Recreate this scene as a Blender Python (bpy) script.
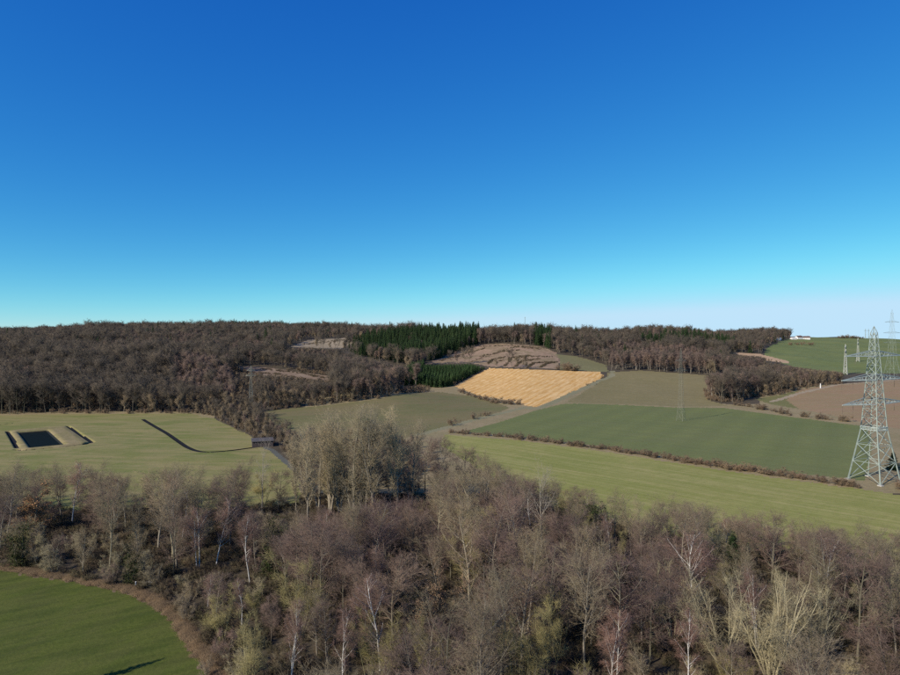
import bpy, math, random
import numpy as np
from mathutils import Vector

# ------------------------------------------------------------------ camera, sky, sun, exposure
sc = bpy.context.scene
for o in list(bpy.data.objects):
    bpy.data.objects.remove(o)
COL = sc.collection
EYE, FPX = 50.0, 624.0                       # drone height above the valley floor, focal length in photo pixels
cam_d = bpy.data.cameras.new('camera')
cam = bpy.data.objects.new('camera', cam_d)
COL.objects.link(cam)
cam.location = (0, 0, EYE)
cam.rotation_euler = (math.radians(90), 0, 0)
cam_d.sensor_fit = 'HORIZONTAL'
cam_d.angle = 2 * math.atan(450 / FPX)
cam_d.clip_end = 20000
sc.camera = cam

SUN_AZ, SUN_EL = math.radians(-130), math.radians(33)      # azimuth from +Y, clockwise
world = bpy.data.worlds.new('World')
sc.world = world
world.use_nodes = True
wn, wl = world.node_tree.nodes, world.node_tree.links
wn.clear()
sky = wn.new('ShaderNodeTexSky')
sky.sky_type = 'NISHITA'
sky.sun_disc = False
sky.sun_elevation = SUN_EL
sky.sun_rotation = SUN_AZ
sky.altitude = 100
sky.air_density = 0.7
sky.dust_density = 0.0
sky.ozone_density = 3.0
# colour grading of the whole sky dome: per-channel gain and gamma, the drone's deep blue rendering
sep = wn.new('ShaderNodeSeparateColor')
comb = wn.new('ShaderNodeCombineColor')
wl.new(sky.outputs[0], sep.inputs[0])
for ch, (gain, gam) in enumerate([(1.25, 1.76), (1.31, 1.10), (1.06, 0.50)]):
    m0 = wn.new('ShaderNodeMath'); m0.operation = 'MULTIPLY'; m0.inputs[1].default_value = 0.1
    m1 = wn.new('ShaderNodeMath'); m1.operation = 'POWER'; m1.inputs[1].default_value = gam
    m2 = wn.new('ShaderNodeMath'); m2.operation = 'MULTIPLY'; m2.inputs[1].default_value = gain * 10
    wl.new(sep.outputs[ch], m0.inputs[0]); wl.new(m0.outputs[0], m1.inputs[0]); wl.new(m1.outputs[0], m2.inputs[0])
    m3 = wn.new('ShaderNodeMath'); m3.operation = 'SMOOTH_MIN'; m3.inputs[1].default_value = (5.6, 8.2, 10.2)[ch]; m3.inputs[2].default_value = (1.0, 2.4, 1.0)[ch]
    wl.new(m2.outputs[0], m3.inputs[0]); wl.new(m3.outputs[0], comb.inputs[ch])
bg = wn.new('ShaderNodeBackground')
bg.inputs['Strength'].default_value = 0.085
wo = wn.new('ShaderNodeOutputWorld')
wl.new(comb.outputs[0], bg.inputs['Color'])
wl.new(bg.outputs[0], wo.inputs['Surface'])

sun_d = bpy.data.lights.new('sun', 'SUN')
sun_d.energy = 5.0
sun_d.angle = math.radians(0.53)
sun_d.color = (1.0, 0.915, 0.79)
sun = bpy.data.objects.new('sun', sun_d)
COL.objects.link(sun)
sdir = Vector((math.sin(SUN_AZ) * math.cos(SUN_EL), math.cos(SUN_AZ) * math.cos(SUN_EL), math.sin(SUN_EL)))
sun.rotation_euler = (-sdir).to_track_quat('-Z', 'Y').to_euler()

vs = sc.view_settings
vs.view_transform = 'Standard'
vs.look = 'None'
vs.exposure = 0.15
vs.gamma = 1.0
vs.use_curve_mapping = False
try:
    sc.cycles.use_denoising = False
    sc.cycles.sample_clamp_indirect = 3.0
    sc.cycles.sample_clamp_direct = 6.0
    sc.cycles.max_bounces = 5
    sc.cycles.diffuse_bounces = 2
    sc.cycles.glossy_bounces = 2
    sc.cycles.transparent_max_bounces = 8
except Exception:
    pass

rng = np.random.default_rng(7)
random.seed(7)

# ------------------------------------------------------------------ terrain height
# columns of (distance, height) read along directions from the drone; interpolated and smoothed into one height map
def zat(py, Y):
    return EYE - (py - 337.5) * Y / FPX
COLS = {
    -420: [(412, 420), (377, 560), (348, 800), (338.5, 1000), (338, 1300)],
    0:   [(412, 420), (377, 560), (348, 800), (338.5, 1000), (338, 1200)],
    120: [(412, 420), (371, 600), (347, 850), (333, 1200), (333, 1350)],
    240: [(412, 420), (400, 480), (370, 620), (350, 850), (330, 1400), (330, 1500)],
    340: [(405, 450), (385, 560), (365, 700), (345, 950), (332, 1400), (332, 1500)],
    400: [(420, 385), (393, 500), (390, 560), (378, 640), (362, 760), (353, 850), (336, 1080), (335, 1250)],
    470: [(430, 337), (412, 420), (397, 520), (385, 600), (370, 720), (362, 780), (343, 940), (339, 1050), (338, 1200)],
    530: [(407, 448), (388, 550), (368.5, 700), (360, 760), (343, 900), (339, 1000), (338, 1150)],
    600: [(402, 490), (388, 570), (371.5, 690), (363, 780), (350, 900), (338, 1100), (337, 1250)],
    680: [(421, 374), (406, 455), (390, 560), (372, 690), (355, 900), (340, 1150), (337, 1300)],
    760: [(415, 405), (390, 560), (376, 680), (362, 850), (345, 1150), (337, 1500), (336, 1600)],
    840: [(423, 372), (400, 480), (385, 600), (374, 750), (360, 1000), (345, 1350), (337, 1700), (336.5, 1800)],
    900: [(426, 355), (400, 480), (380, 620), (372, 800), (350, 1200), (340, 1650), (339, 1800)],
    1350: [(426, 355), (400, 480), (380, 620), (372, 800), (350, 1200), (340, 1650), (339, 1800)],
}
TU = np.linspace(-1.4, 1.4, 281)
TL = np.linspace(math.log(30), math.log(9000), 420)
cpx = sorted(COLS)
prof = []
for p in cpx:
    pts = [(30, 0.0), (230, 0.0), (300, 0.0)] + [(Y, zat(py, Y)) for py, Y in COLS[p]]
    pts = [q for i, q in enumerate(pts) if i == 0 or q[0] > pts[i - 1][0]]
    Yc, zc = pts[-1]
    pts += [(Yc * 1.35, zc - 14), (5000, zc - 60), (9000, zc - 60)]
    a = np.array(pts)
    prof.append(np.interp(TL, np.log(a[:, 0]), a[:, 1]))
prof = np.array(prof)
cu = np.array([(p - 450) / FPX for p in cpx])
TZ = np.empty((len(TU), len(TL)))
for j in range(len(TL)):
    TZ[:, j] = np.interp(TU, cu, prof[:, j])
def blur(a, s, ax):
    r = int(3 * s) + 1
    k = np.exp(-0.5 * (np.arange(-r, r + 1) / s) ** 2); k /= k.sum()
    pad = [(0, 0), (0, 0)]; pad[ax] = (r, r)
    b = np.pad(a, pad, mode='edge')
    return np.apply_along_axis(lambda v: np.convolve(v, k, 'valid'), ax, b)
TZ = blur(blur(TZ, 2.2, 0), 2.5, 1)

def base_z(x, y):
    x = np.asarray(x, float); y = np.asarray(y, float)
    ys = np.maximum(y, 31.0)
    fu = np.clip((x / ys - TU[0]) / (TU[1] - TU[0]), 0, len(TU) - 1.001)
    fl = np.clip((np.log(ys) - TL[0]) / (TL[1] - TL[0]), 0, len(TL) - 1.001)
    i = fu.astype(int); j = fl.astype(int); a = fu - i; b = fl - j
    z = (TZ[i, j] * (1 - a) * (1 - b) + TZ[i + 1, j] * a * (1 - b) + TZ[i, j + 1] * (1 - a) * b + TZ[i + 1, j + 1] * a * b)
    w = np.clip((ys - 430) / 500, 0, 1)
    und = 1.6 * w * (np.sin(x / 47 + y / 83) * np.sin(y / 61 - x / 140) + 0.5 * np.sin(x / 21 + 1.3) * np.sin(y / 29))
    und = und + 0.12 * np.sin(x / 13 + y / 37) * np.sin(y / 17 - x / 41)
    return z + und

# pond and ditches, in metres
PC = np.array([-203.0, 309.0]); PL = np.array([0.63, -0.777]); PW = np.array([0.777, 0.63])
def pond_uv(x, y):
    dx = x - PC[0]; dy = y - PC[1]
    return dx * PL[0] + dy * PL[1], dx * PW[0] + dy * PW[1]
def rect_sd(a, b, a0, a1, b0, b1):
    qa = np.maximum(a0 - a, a - a1); qb = np.maximum(b0 - b, b - b1)
    return np.where((qa > 0) & (qb > 0), np.hypot(qa, qb), np.maximum(qa, qb))
def line_sd(x, y, pts):
    d = np.full(np.shape(x), 1e9)
    for (ax, ay), (bx, by) in zip(pts[:-1], pts[1:]):
        vx, vy = bx - ax, by - ay
        t = np.clip(((x - ax) * vx + (y - ay) * vy) / (vx * vx + vy * vy), 0, 1)
        d = np.minimum(d, np.hypot(x - ax - t * vx, y - ay - t * vy))
    return d
def flat(px, py):
    Y = EYE * FPX / (py - 337.5)
    return ((px - 450) / FPX * Y, Y)
DITCH = [flat(*p) for p in [(144, 420), (168, 434), (187, 447), (196, 451), (206, 452.5), (228, 451), (254, 447.5)]]
DITCH2 = [flat(*p) for p in [(-80, 428), (2, 424.5), (12, 423)]]
RING = [PC + a * PL + b * PW for a, b in [(-39, -10.5), (24, -11)]]
RING2 = [PC + a * PL + b * PW for a, b in [(-43, 17.5), (28, 18.2), (33.5, 14), (35, 4), (33, -9), (29, -12)]]
def smooth(e0, e1, v):
    t = np.clip((v - e0) / (e1 - e0), 0, 1); return t * t * (3 - 2 * t)
def ditch_sd(x, y):
    d = np.minimum(line_sd(x, y, DITCH) - 0.25, line_sd(x, y, DITCH2) + 0.5)
    return np.minimum(d, np.minimum(line_sd(x, y, RING), line_sd(x, y, RING2)))
def terrain(x, y):
    x = np.asarray(x, float); y = np.asarray(y, float)
    z = base_z(x, y)
    a, b = pond_uv(x, y)
    s = rect_sd(a, b, -30, 29, -6.2, 6.2)
    outer = rect_sd(a, b, -42, 34, -11, 17.5)
    z = z + 0.55 * smooth(0.0, -4.0, outer) * smooth(-0.5, 2.5, s) - 1.6 * smooth(1.5, -2.0, s)
    z = z - 0.9 * smooth(1.5, 0.3, ditch_sd(x, y))
    return z

LOSY = np.exp(np.linspace(math.log(40), math.log(2600), 1400))
def unproject(px, py):
    u = (px - 450) / FPX
    z = base_z(u * LOSY, LOSY)
    p = 337.5 + (EYE - z) * FPX / LOSY
    k = np.nonzero(p <= py)[0]
    j = k[0] if len(k) else int(np.argmin(p))
    if j > 0 and len(k):
        t = (p[j - 1] - py) / max(p[j - 1] - p[j], 1e-6)
        Y = LOSY[j - 1] + t * (LOSY[j] - LOSY[j - 1])
    else:
        Y = LOSY[j]
    return (u * Y, Y)
def area(pts, n=5):
    out = []
    for (a, b), (c, d) in zip(pts, pts[1:] + pts[:1]):
        for k in range(n):
            out.append(unproject(a + (c - a) * k / n, b + (d - b) * k / n))
    return np.array(out)
def inside(poly, x, y):
    x = np.asarray(x, float); y = np.asarray(y, float)
    r = np.zeros(x.shape, bool)
    x0, y0 = poly[-1]
    for x1, y1 in poly:
        if y0 != y1:
            c = ((y1 > y) != (y0 > y)) & (x < (x0 - x1) * (y - y1) / (y0 - y1) + x1)
            r ^= c
        x0, y0 = x1, y1
    return r

MEADOW_EDGE = [(-361, 540), (-100, 553), (0, 567), (60, 577), (130, 590), (160, 603), (180, 620), (195, 645), (222, 676), (245, 710), (265, 760), (290, 860), (310, 1000)]
P = {}
P['near_meadow'] = area(MEADOW_EDGE + [(-361, 1000)])
P['pond_meadow'] = area([(-361, 417), (0, 415.5), (60, 414), (190, 413.5), (215, 419), (240, 431), (262, 442), (285, 462), (300, 480), (300, 505), (200, 510), (-361, 510)])
P['hill_field'] = area([(262, 411), (330, 405), (378, 399), (402, 393.5), (440, 392), (478, 397), (500, 404), (510, 407.5), (500, 412), (470, 419.5), (440, 429), (400, 440), (300, 440), (270, 425)])
P['stubble_field'] = area([(455, 386), (468, 379), (490, 368), (545, 370), (600, 372), (604, 377), (570, 393), (537, 407), (522, 405), (510, 401), (480, 396), (465, 391)])
P['crop_field'] = area([(462, 432), (500, 422), (537, 410), (565, 403.5), (600, 404), (675, 407.5), (725, 408), (745, 411), (800, 418), (866, 426.5), (872, 440), (866, 481), (740, 467), (600, 446), (520, 436.5)])
P['fallow_field'] = area([(566, 402.5), (590, 388), (607, 378), (608, 372.5), (640, 370.5), (690, 374), (742, 378), (712, 386), (703, 392), (708, 400), (730, 406), (675, 406.5)])
P['striped_meadow'] = area([(445, 434.5), (520, 440.5), (600, 451), (740, 473), (862, 489.5), (960, 505), (1250, 560), (1250, 650), (900, 560), (760, 550), (650, 535), (560, 510), (480, 470), (440, 445)])
P['ploughed_field'] = area([(800, 389.5), (840, 384), (900, 379), (1250, 377), (1250, 432), (900, 429), (872, 424.5), (835, 416), (800, 409), (785, 400)])
P['rough_grass'] = area([(755, 399), (785, 394), (800, 390), (786, 400), (799, 409), (770, 404)])
P['green_hill'] = area([(768, 347), (785, 339.5), (800, 337), (840, 337.5), (900, 339), (1250, 340), (1250, 370), (900, 373.5), (850, 373), (840, 377), (800, 369), (775, 361), (764, 354)])
P['clear_cut'] = area([(425, 364), (450, 355), (480, 345), (500, 343.5), (540, 346), (557, 353), (560, 362), (556, 369), (490, 366.5), (470, 363)])
P['slope_grass'] = area([(556, 354), (580, 357), (606, 365), (608, 372), (561, 370), (560, 360)])
P['felled_patch'] = area([(290, 347), (308, 340), (350, 337.5), (353, 343), (340, 349)])
P['felled_strip'] = area([(232, 366), (262, 367), (330, 376), (332, 381), (262, 376)])
P['sandy_track'] = area([(733, 352.5), (760, 354), (790, 361.5), (788, 363.5), (745, 357.5)])
P['top_pasture'] = area([(-361, 339), (0, 339), (30, 338.6), (36, 339.5), (0, 341.5), (-361, 342)])
TRACK = [unproject(*p) for p in [(420, 434.5), (470, 421), (500, 413.5), (524, 407.5), (532, 408.8), (540, 408.2), (572, 393.5), (600, 380.5), (612, 376), (612, 371)]]
LANE = [unproject(*p) for p in [(262, 446), (272, 450), (285, 461), (305, 478), (320, 492)]]
EDGE_TRACK = [unproject(*p) for p in [(772, 401.5), (800, 393), (835, 385), (900, 380)]]
BALK = [unproject(*p) for p in [(563, 403.2), (600, 403.6), (675, 407.2), (728, 407.4)]]
NM_EDGE = [unproject(*p) for p in MEADOW_EDGE]
ORDER = ['near_meadow', 'pond_meadow', 'hill_field', 'fallow_field', 'striped_meadow', 'ploughed_field', 'rough_grass', 'green_hill',
         'clear_cut', 'slope_grass', 'felled_patch', 'felled_strip', 'sandy_track', 'top_pasture', 'stubble_field', 'crop_field']
CLS = {n: i + 1 for i, n in enumerate(ORDER)}
for n in ['meadow_margin', 'farm_track', 'lane', 'field_edge_track', 'pond_bank', 'ditch_bed', 'pond_bed', 'field_verge']:
    CLS[n] = len(CLS) + 1
NPOLY_BOX = {n: (P[n].min(0), P[n].max(0)) for n in ORDER}

def class_at(x, y, jit=True):
    x = np.asarray(x, float); y = np.asarray(y, float)
    if jit:
        jx = x + 0.5 * np.sin(x * 1.7 + y * 0.9) + 0.4 * np.sin(y * 2.9 - x * .6); jy = y + 0.5 * np.sin(y * 1.3 - x * 1.1) + 0.4 * np.sin(x * 3.1)
    else:
        jx, jy = x, y
    c = np.zeros(x.shape, int)
    for n in ORDER:
        lo, hi = NPOLY_BOX[n]
        m = (jx >= lo[0]) & (jx <= hi[0]) & (jy >= lo[1]) & (jy <= hi[1])
        if m.any():
            r = inside(P[n], jx[m], jy[m])
            t = c[m]; t[r] = CLS[n]; c[m] = t
    m = y < 260
    if m.any():
        t = c[m]; d = line_sd(jx[m], jy[m], NM_EDGE); t[d < 0.9 + 0.5 * np.sin(jx[m] * .31) * np.sin(jy[m] * .23)] = CLS['meadow_margin']; c[m] = t
    m = (y > 300) & (y < 900)
    if m.any():
        t = c[m]
        t[line_sd(jx[m], jy[m], TRACK) < 2.6] = CLS['farm_track']
        t[line_sd(jx[m], jy[m], BALK) < 1.3] = CLS['field_verge']
        t[line_sd(jx[m], jy[m], EDGE_TRACK) < 2.4] = CLS['field_edge_track']
        c[m] = t
    m = (y > 150) & (y < 420)
    if m.any():
        t = c[m]; xx, yy = x[m], y[m]
        t[line_sd(xx, yy, LANE) < 1.3] = CLS['lane']
        a, b = pond_uv(xx, yy)
        t[rect_sd(a, b, -42, 34, -11, 17.5) < 0.5] = CLS['pond_bank']
        t[ditch_sd(xx, yy) < 0.85] = CLS['ditch_bed']
        t[rect_sd(a, b, -30, 29, -6.2, 6.2) < 0.6] = CLS['pond_bed']
        c[m] = t
    return c

# ------------------------------------------------------------------ materials
def newmat(name, rough=0.95, spec=0.15):
    m = bpy.data.materials.new(name); m.use_nodes = True
    nt = m.node_tree; b = nt.nodes['Principled BSDF']
    b.inputs['Roughness'].default_value = rough
    b.inputs['Specular IOR Level'].default_value = spec
    return m, nt, b
def ramp(nt, fac, stops, interp='LINEAR'):
    r = nt.nodes.new('ShaderNodeValToRGB'); e = r.color_ramp.elements
    r.color_ramp.interpolation = interp
    e[0].position, e[0].color = stops[0][0], (*stops[0][1], 1)
    e[1].position, e[1].color = stops[-1][0], (*stops[-1][1], 1)
    for p, c in stops[1:-1]:
        q = e.new(p); q.color = (*c, 1)
    nt.links.new(fac, r.inputs[0]); return r.outputs[0]
def noise(nt, scale, detail=4, vec=None, dist=0.0, rough=0.6):
    n = nt.nodes.new('ShaderNodeTexNoise'); n.inputs['Scale'].default_value = scale; n.inputs['Detail'].default_value = detail
    n.inputs['Roughness'].default_value = rough; n.inputs['Distortion'].default_value = dist
    if vec is None:
        vec = nt.nodes.new('ShaderNodeTexCoord').outputs['Object']
    nt.links.new(vec, n.inputs['Vector']); return n.outputs['Fac']
def mix(nt, fac, a, b, mode='MIX'):
    m = nt.nodes.new('ShaderNodeMix'); m.data_type = 'RGBA'; m.blend_type = mode
    for k, v in ((0, fac), (6, a), (7, b)):
        if isinstance(v, (int, float)): m.inputs[k].default_value = v
        elif isinstance(v, tuple): m.inputs[k].default_value = (*v, 1)
        else: nt.links.new(v, m.inputs[k])
    return m.outputs[2]
def rotated(nt, ang, sx=1, sy=1):
    t = nt.nodes.new('ShaderNodeTexCoord'); mp = nt.nodes.new('ShaderNodeMapping'); mp.vector_type = 'TEXTURE'
    mp.inputs['Rotation'].default_value = (0, 0, ang)
    mp.inputs['Scale'].default_value = (sx, sy, 1)
    nt.links.new(t.outputs['Object'], mp.inputs[0]); return mp.outputs[0]
def stripes(nt, ang, period, dist=0.5, dscale=0.5, profile='SIN'):
    v = rotated(nt, ang)
    w = nt.nodes.new('ShaderNodeTexWave'); w.wave_type = 'BANDS'; w.bands_direction = 'Y'; w.wave_profile = profile
    w.inputs['Scale'].default_value = 0.314 / period * (1.0)
    w.inputs['Distortion'].default_value = dist; w.inputs['Detail'].default_value = 2; w.inputs['Detail Scale'].default_value = dscale
    nt.links.new(v, w.inputs[0]); return w.outputs['Fac']
def bump(nt, b, h, strength, dist):
    n = nt.nodes.new('ShaderNodeBump'); n.inputs['Strength'].default_value = strength; n.inputs['Distance'].default_value = dist
    nt.links.new(h, n.inputs['Height']); nt.links.new(n.outputs[0], b.inputs['Normal'])
def mul(c, k): return tuple(v * k for v in c)
def ground_mat(name, cols, big=0.02, small=0.4, stripe=None, smallmix=0.35, bumps=(0.5, 0.25)):
    m, nt, b = newmat(name)
    n1 = noise(nt, big, 5, dist=0.6); n2 = noise(nt, small, 6, rough=0.75)
    k = len(cols)
    c = ramp(nt, n1, [(0.3 + 0.4 * i / (k - 1), cols[i]) for i in range(k)])
    c = mix(nt, smallmix, c, ramp(nt, n2, [(0.25, mul(cols[0], 0.45)), (0.5, cols[k // 2]), (0.78, mul(cols[-1], 1.5))]))
    if stripe:
        for st in stripe:
            if st[0] == 'S':         # long soft streaks along one direction
                _, ang, ln, wd, a, col = st
                s = ramp(nt, noise(nt, 1.0, 4, rotated(nt, ang, ln, wd), 0.3), [(0.42, (0, 0, 0)), (0.62, (1, 1, 1))])
            else:
                ang, period, dist, a, col = st
                s = stripes(nt, ang, period, dist)
            f = nt.nodes.new('ShaderNodeMath'); f.operation = 'MULTIPLY'; f.inputs[1].default_value = a
            nt.links.new(s, f.inputs[0])
            c = mix(nt, f.outputs[0], c, col)
    nt.links.new(c, b.inputs['Base Color'])
    bump(nt, b, n2, bumps[0], bumps[1])
    return m
def dir_ang(p0, p1):
    a = unproject(*p0); b = unproject(*p1); return math.atan2(b[1] - a[1], b[0] - a[0])
A_STUB = dir_ang((511, 391), (545, 374.5))
A_HEDGE = dir_ang((500, 438), (800, 481))
A_CROP = dir_ang((560, 442), (650, 410))
GM = {
    'ground': ground_mat('leaf_litter', [(0.035, 0.028, 0.018), (0.06, 0.047, 0.03), (0.085, 0.067, 0.045), (0.055, 0.052, 0.027)], 0.06, 0.7),
    'near_meadow': ground_mat('near_meadow_grass', [(0.052, 0.070, 0.010), (0.070, 0.089, 0.013), (0.084, 0.102, 0.016), (0.108, 0.106, 0.028)], 0.07, 1.4, [('S', 0.35, 18, 1.3, 0.5, (0.085, 0.105, 0.02)), ('S', 0.6, 12, 2.2, 0.5, (0.034, 0.05, 0.009)), ('S', 1.3, 8, 4, 0.3, (0.10, 0.095, 0.03))], smallmix=0.5),
    'pond_meadow': ground_mat('pond_meadow_grass', [(0.098, 0.137, 0.019), (0.142, 0.162, 0.030), (0.235, 0.20, 0.072), (0.255, 0.208, 0.086), (0.127, 0.152, 0.028), (0.098, 0.135, 0.020)], 0.035, 0.5, [('S', 0.08, 30, 3, 0.5, (0.235, 0.20, 0.09)), ('S', -0.15, 40, 5, 0.45, (0.09, 0.13, 0.018)), ('S', 0.9, 22, 2.0, 0.3, (0.22, 0.195, 0.085))], smallmix=0.45),
    'hill_field': ground_mat('hill_field_soil_and_shoots', [(0.14, 0.128, 0.05), (0.118, 0.125, 0.044), (0.165, 0.138, 0.06), (0.14, 0.128, 0.052)], 0.012, 0.3, [('S', 0.35, 90, 7, 0.6, (0.175, 0.135, 0.068))]),
    'fallow_field': ground_mat('fallow_field_cover', [(0.172, 0.145, 0.062), (0.197, 0.163, 0.075), (0.22, 0.178, 0.09)], 0.012, 0.3, [('S', A_CROP + 1.4, 80, 4, 0.4, (0.15, 0.132, 0.055))]),
    'striped_meadow': ground_mat('striped_meadow_grass', [(0.168, 0.192, 0.042), (0.205, 0.216, 0.055), (0.26, 0.24, 0.078), (0.18, 0.20, 0.045)], 0.03, 0.6, [('S', A_HEDGE, 40, 1.6, 0.5, (0.35, 0.295, 0.13)), ('S', A_HEDGE, 60, 4, 0.5, (0.165, 0.18, 0.036)), ('S', A_HEDGE + 1.5, 9, 3, 0.25, (0.16, 0.175, 0.036))], smallmix=0.45),
    'ploughed_field': ground_mat('ploughed_soil', [(0.255, 0.165, 0.09), (0.28, 0.185, 0.105), (0.235, 0.175, 0.082)], 0.02, 0.4, [('S', 0.25, 60, 2.5, 0.4, (0.21, 0.14, 0.075)), ('S', 0.25, 80, 12, 0.4, (0.235, 0.19, 0.085))]),
    'rough_grass': ground_mat('rough_grass_cover', [(0.12, 0.125, 0.04), (0.165, 0.15, 0.06)], 0.05, 0.5),
    'green_hill': ground_mat('hill_pasture', [(0.125, 0.15, 0.046), (0.147, 0.168, 0.055), (0.17, 0.18, 0.066)], 0.008, 0.1, [('S', 0.05, 120, 14, 0.4, (0.09, 0.115, 0.04))], smallmix=0.2),
    'clear_cut': ground_mat('felled_ground', [(0.25, 0.16, 0.105), (0.39, 0.255, 0.18), (0.20, 0.155, 0.08), (0.45, 0.31, 0.225)], 0.035, 0.25, [('S', -0.5, 30, 3, 0.5, (0.19, 0.125, 0.085))], smallmix=0.5),
    'slope_grass': ground_mat('slope_grass_cover', [(0.15, 0.145, 0.06), (0.18, 0.16, 0.075)], 0.03, 0.3),
    'felled_patch': ground_mat('felled_patch_ground', [(0.36, 0.28, 0.19), (0.24, 0.19, 0.115), (0.43, 0.34, 0.235)], 0.03, 0.3, smallmix=0.45),
    'felled_strip': ground_mat('felled_strip_ground', [(0.28, 0.20, 0.135), (0.18, 0.125, 0.08), (0.36, 0.28, 0.205)], 0.04, 0.3, smallmix=0.5),
    'sandy_track': ground_mat('sandy_earth', [(0.38, 0.25, 0.14), (0.44, 0.30, 0.18)], 0.03, 0.3),
    'top_pasture': ground_mat('top_pasture_grass', [(0.16, 0.16, 0.075), (0.19, 0.18, 0.085)], 0.01, 0.1),
    'stubble_field': ground_mat('straw_stubble', [(0.48, 0.255, 0.066), (0.56, 0.31, 0.088), (0.62, 0.365, 0.12)], 0.022, 0.35, [(A_STUB, 6.4, 0.2, 0.5, (0.72, 0.51, 0.25)), ('S', A_STUB, 90, 2.2, 0.55, (0.76, 0.56, 0.29)), ('S', A_STUB + .02, 80, 2.0, 0.5, (0.40, 0.21, 0.055)), ('S', A_STUB + 1.2, 40, 16, 0.3, (0.46, 0.27, 0.075))], smallmix=0.3),
    'crop_field': ground_mat('young_crop', [(0.130, 0.147, 0.046), (0.145, 0.160, 0.050), (0.164, 0.171, 0.059)], 0.010, 0.35, [(A_CROP, 18, 0.2, 0.3, (0.09, 0.108, 0.038)), ('S', A_CROP, 90, 2.0, 0.35, (0.14, 0.16, 0.06)), ('S', 0.1, 60, 15, 0.5, (0.135, 0.14, 0.058)), ('S', A_HEDGE, 120, 3.0, 0.25, (0.09, 0.112, 0.036))], smallmix=0.3),
    'meadow_margin': ground_mat('dry_margin_grass', [(0.11, 0.078, 0.045), (0.15, 0.108, 0.066), (0.19, 0.14, 0.09)], 0.2, 1.5, smallmix=0.5),
    'farm_track': ground_mat('farm_track_gravel', [(0.17, 0.165, 0.08), (0.23, 0.205, 0.12)], 0.05, 0.6),
    'lane': ground_mat('lane_asphalt', [(0.085, 0.085, 0.07), (0.11, 0.11, 0.09)], 0.06, 0.8),
    'field_edge_track': ground_mat('field_edge_earth', [(0.27, 0.215, 0.14), (0.32, 0.255, 0.17)], 0.05, 0.6),
    'pond_bank': ground_mat('pond_bank_earth', [(0.225, 0.17, 0.085), (0.30, 0.225, 0.13), (0.19, 0.165, 0.065), (0.27, 0.205, 0.115)], 0.1, 0.6, smallmix=0.5),
    'ditch_bed': ground_mat('ditch_liner', [(0.005, 0.0055, 0.008), (0.008, 0.009, 0.012)], 0.2, 1.0),
    'pond_bed': ground_mat('pond_liner', [(0.010, 0.012, 0.011), (0.02, 0.022, 0.02)], 0.2, 1.0),
    'field_verge': ground_mat('verge_grass', [(0.19, 0.165, 0.075), (0.24, 0.19, 0.10), (0.29, 0.225, 0.13)], 0.06, 0.6, smallmix=0.45),
}
def twig_mat(name, cols, trunk=False, scale=0.5):
    m, nt, b = newmat(name, 0.9, 0.1)
    oi = nt.nodes.new('ShaderNodeObjectInfo')
    k = len(cols)
    c = ramp(nt, oi.outputs['Random'], [(i / (k - 1), cols[i]) for i in range(k)])
    n = noise(nt, scale, 3)
    st = noise(nt, 0.013, 3, oi.outputs['Location'])
    c = mix(nt, 1.0, c, ramp(nt, st, [(0.32, (0.68, 0.70, 0.70)), (0.5, (1.0, 1.0, 1.0)), (0.68, (1.35, 1.27, 1.2))]), 'MULTIPLY')
    c = mix(nt, 1.0, c, ramp(nt, noise(nt, 0.31, 1, oi.outputs['Location']), [(0.3, (0.66, 0.66, 0.68)), (0.5, (1, 1, 1)), (0.7, (1.42, 1.36, 1.26))]), 'MULTIPLY')
    mid = mul([sum(q[i] for q in cols) / k for i in range(3)], 1.0)
    c = mix(nt, 0.4, c, ramp(nt, n, [(0.3, mul(mid, 0.6)), (0.7, mul(mid, 1.45))]))
    nt.links.new(c, b.inputs['Base Color'])
    return m
def birch_mat(name):
    m, nt, b = newmat(name, 0.7, 0.2)
    t = nt.nodes.new('ShaderNodeTexCoord'); mp = nt.nodes.new('ShaderNodeMapping'); mp.inputs['Scale'].default_value = (1.5, 1.5, 5)
    nt.links.new(t.outputs['Object'], mp.inputs[0])
    n = noise(nt, 0.9, 5, mp.outputs[0], rough=0.8)
    c = ramp(nt, n, [(0.33, (0.08, 0.07, 0.06)), (0.43, (0.52, 0.49, 0.44)), (0.7, (0.70, 0.67, 0.61))])
    nt.links.new(c, b.inputs['Base Color']); return m
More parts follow.
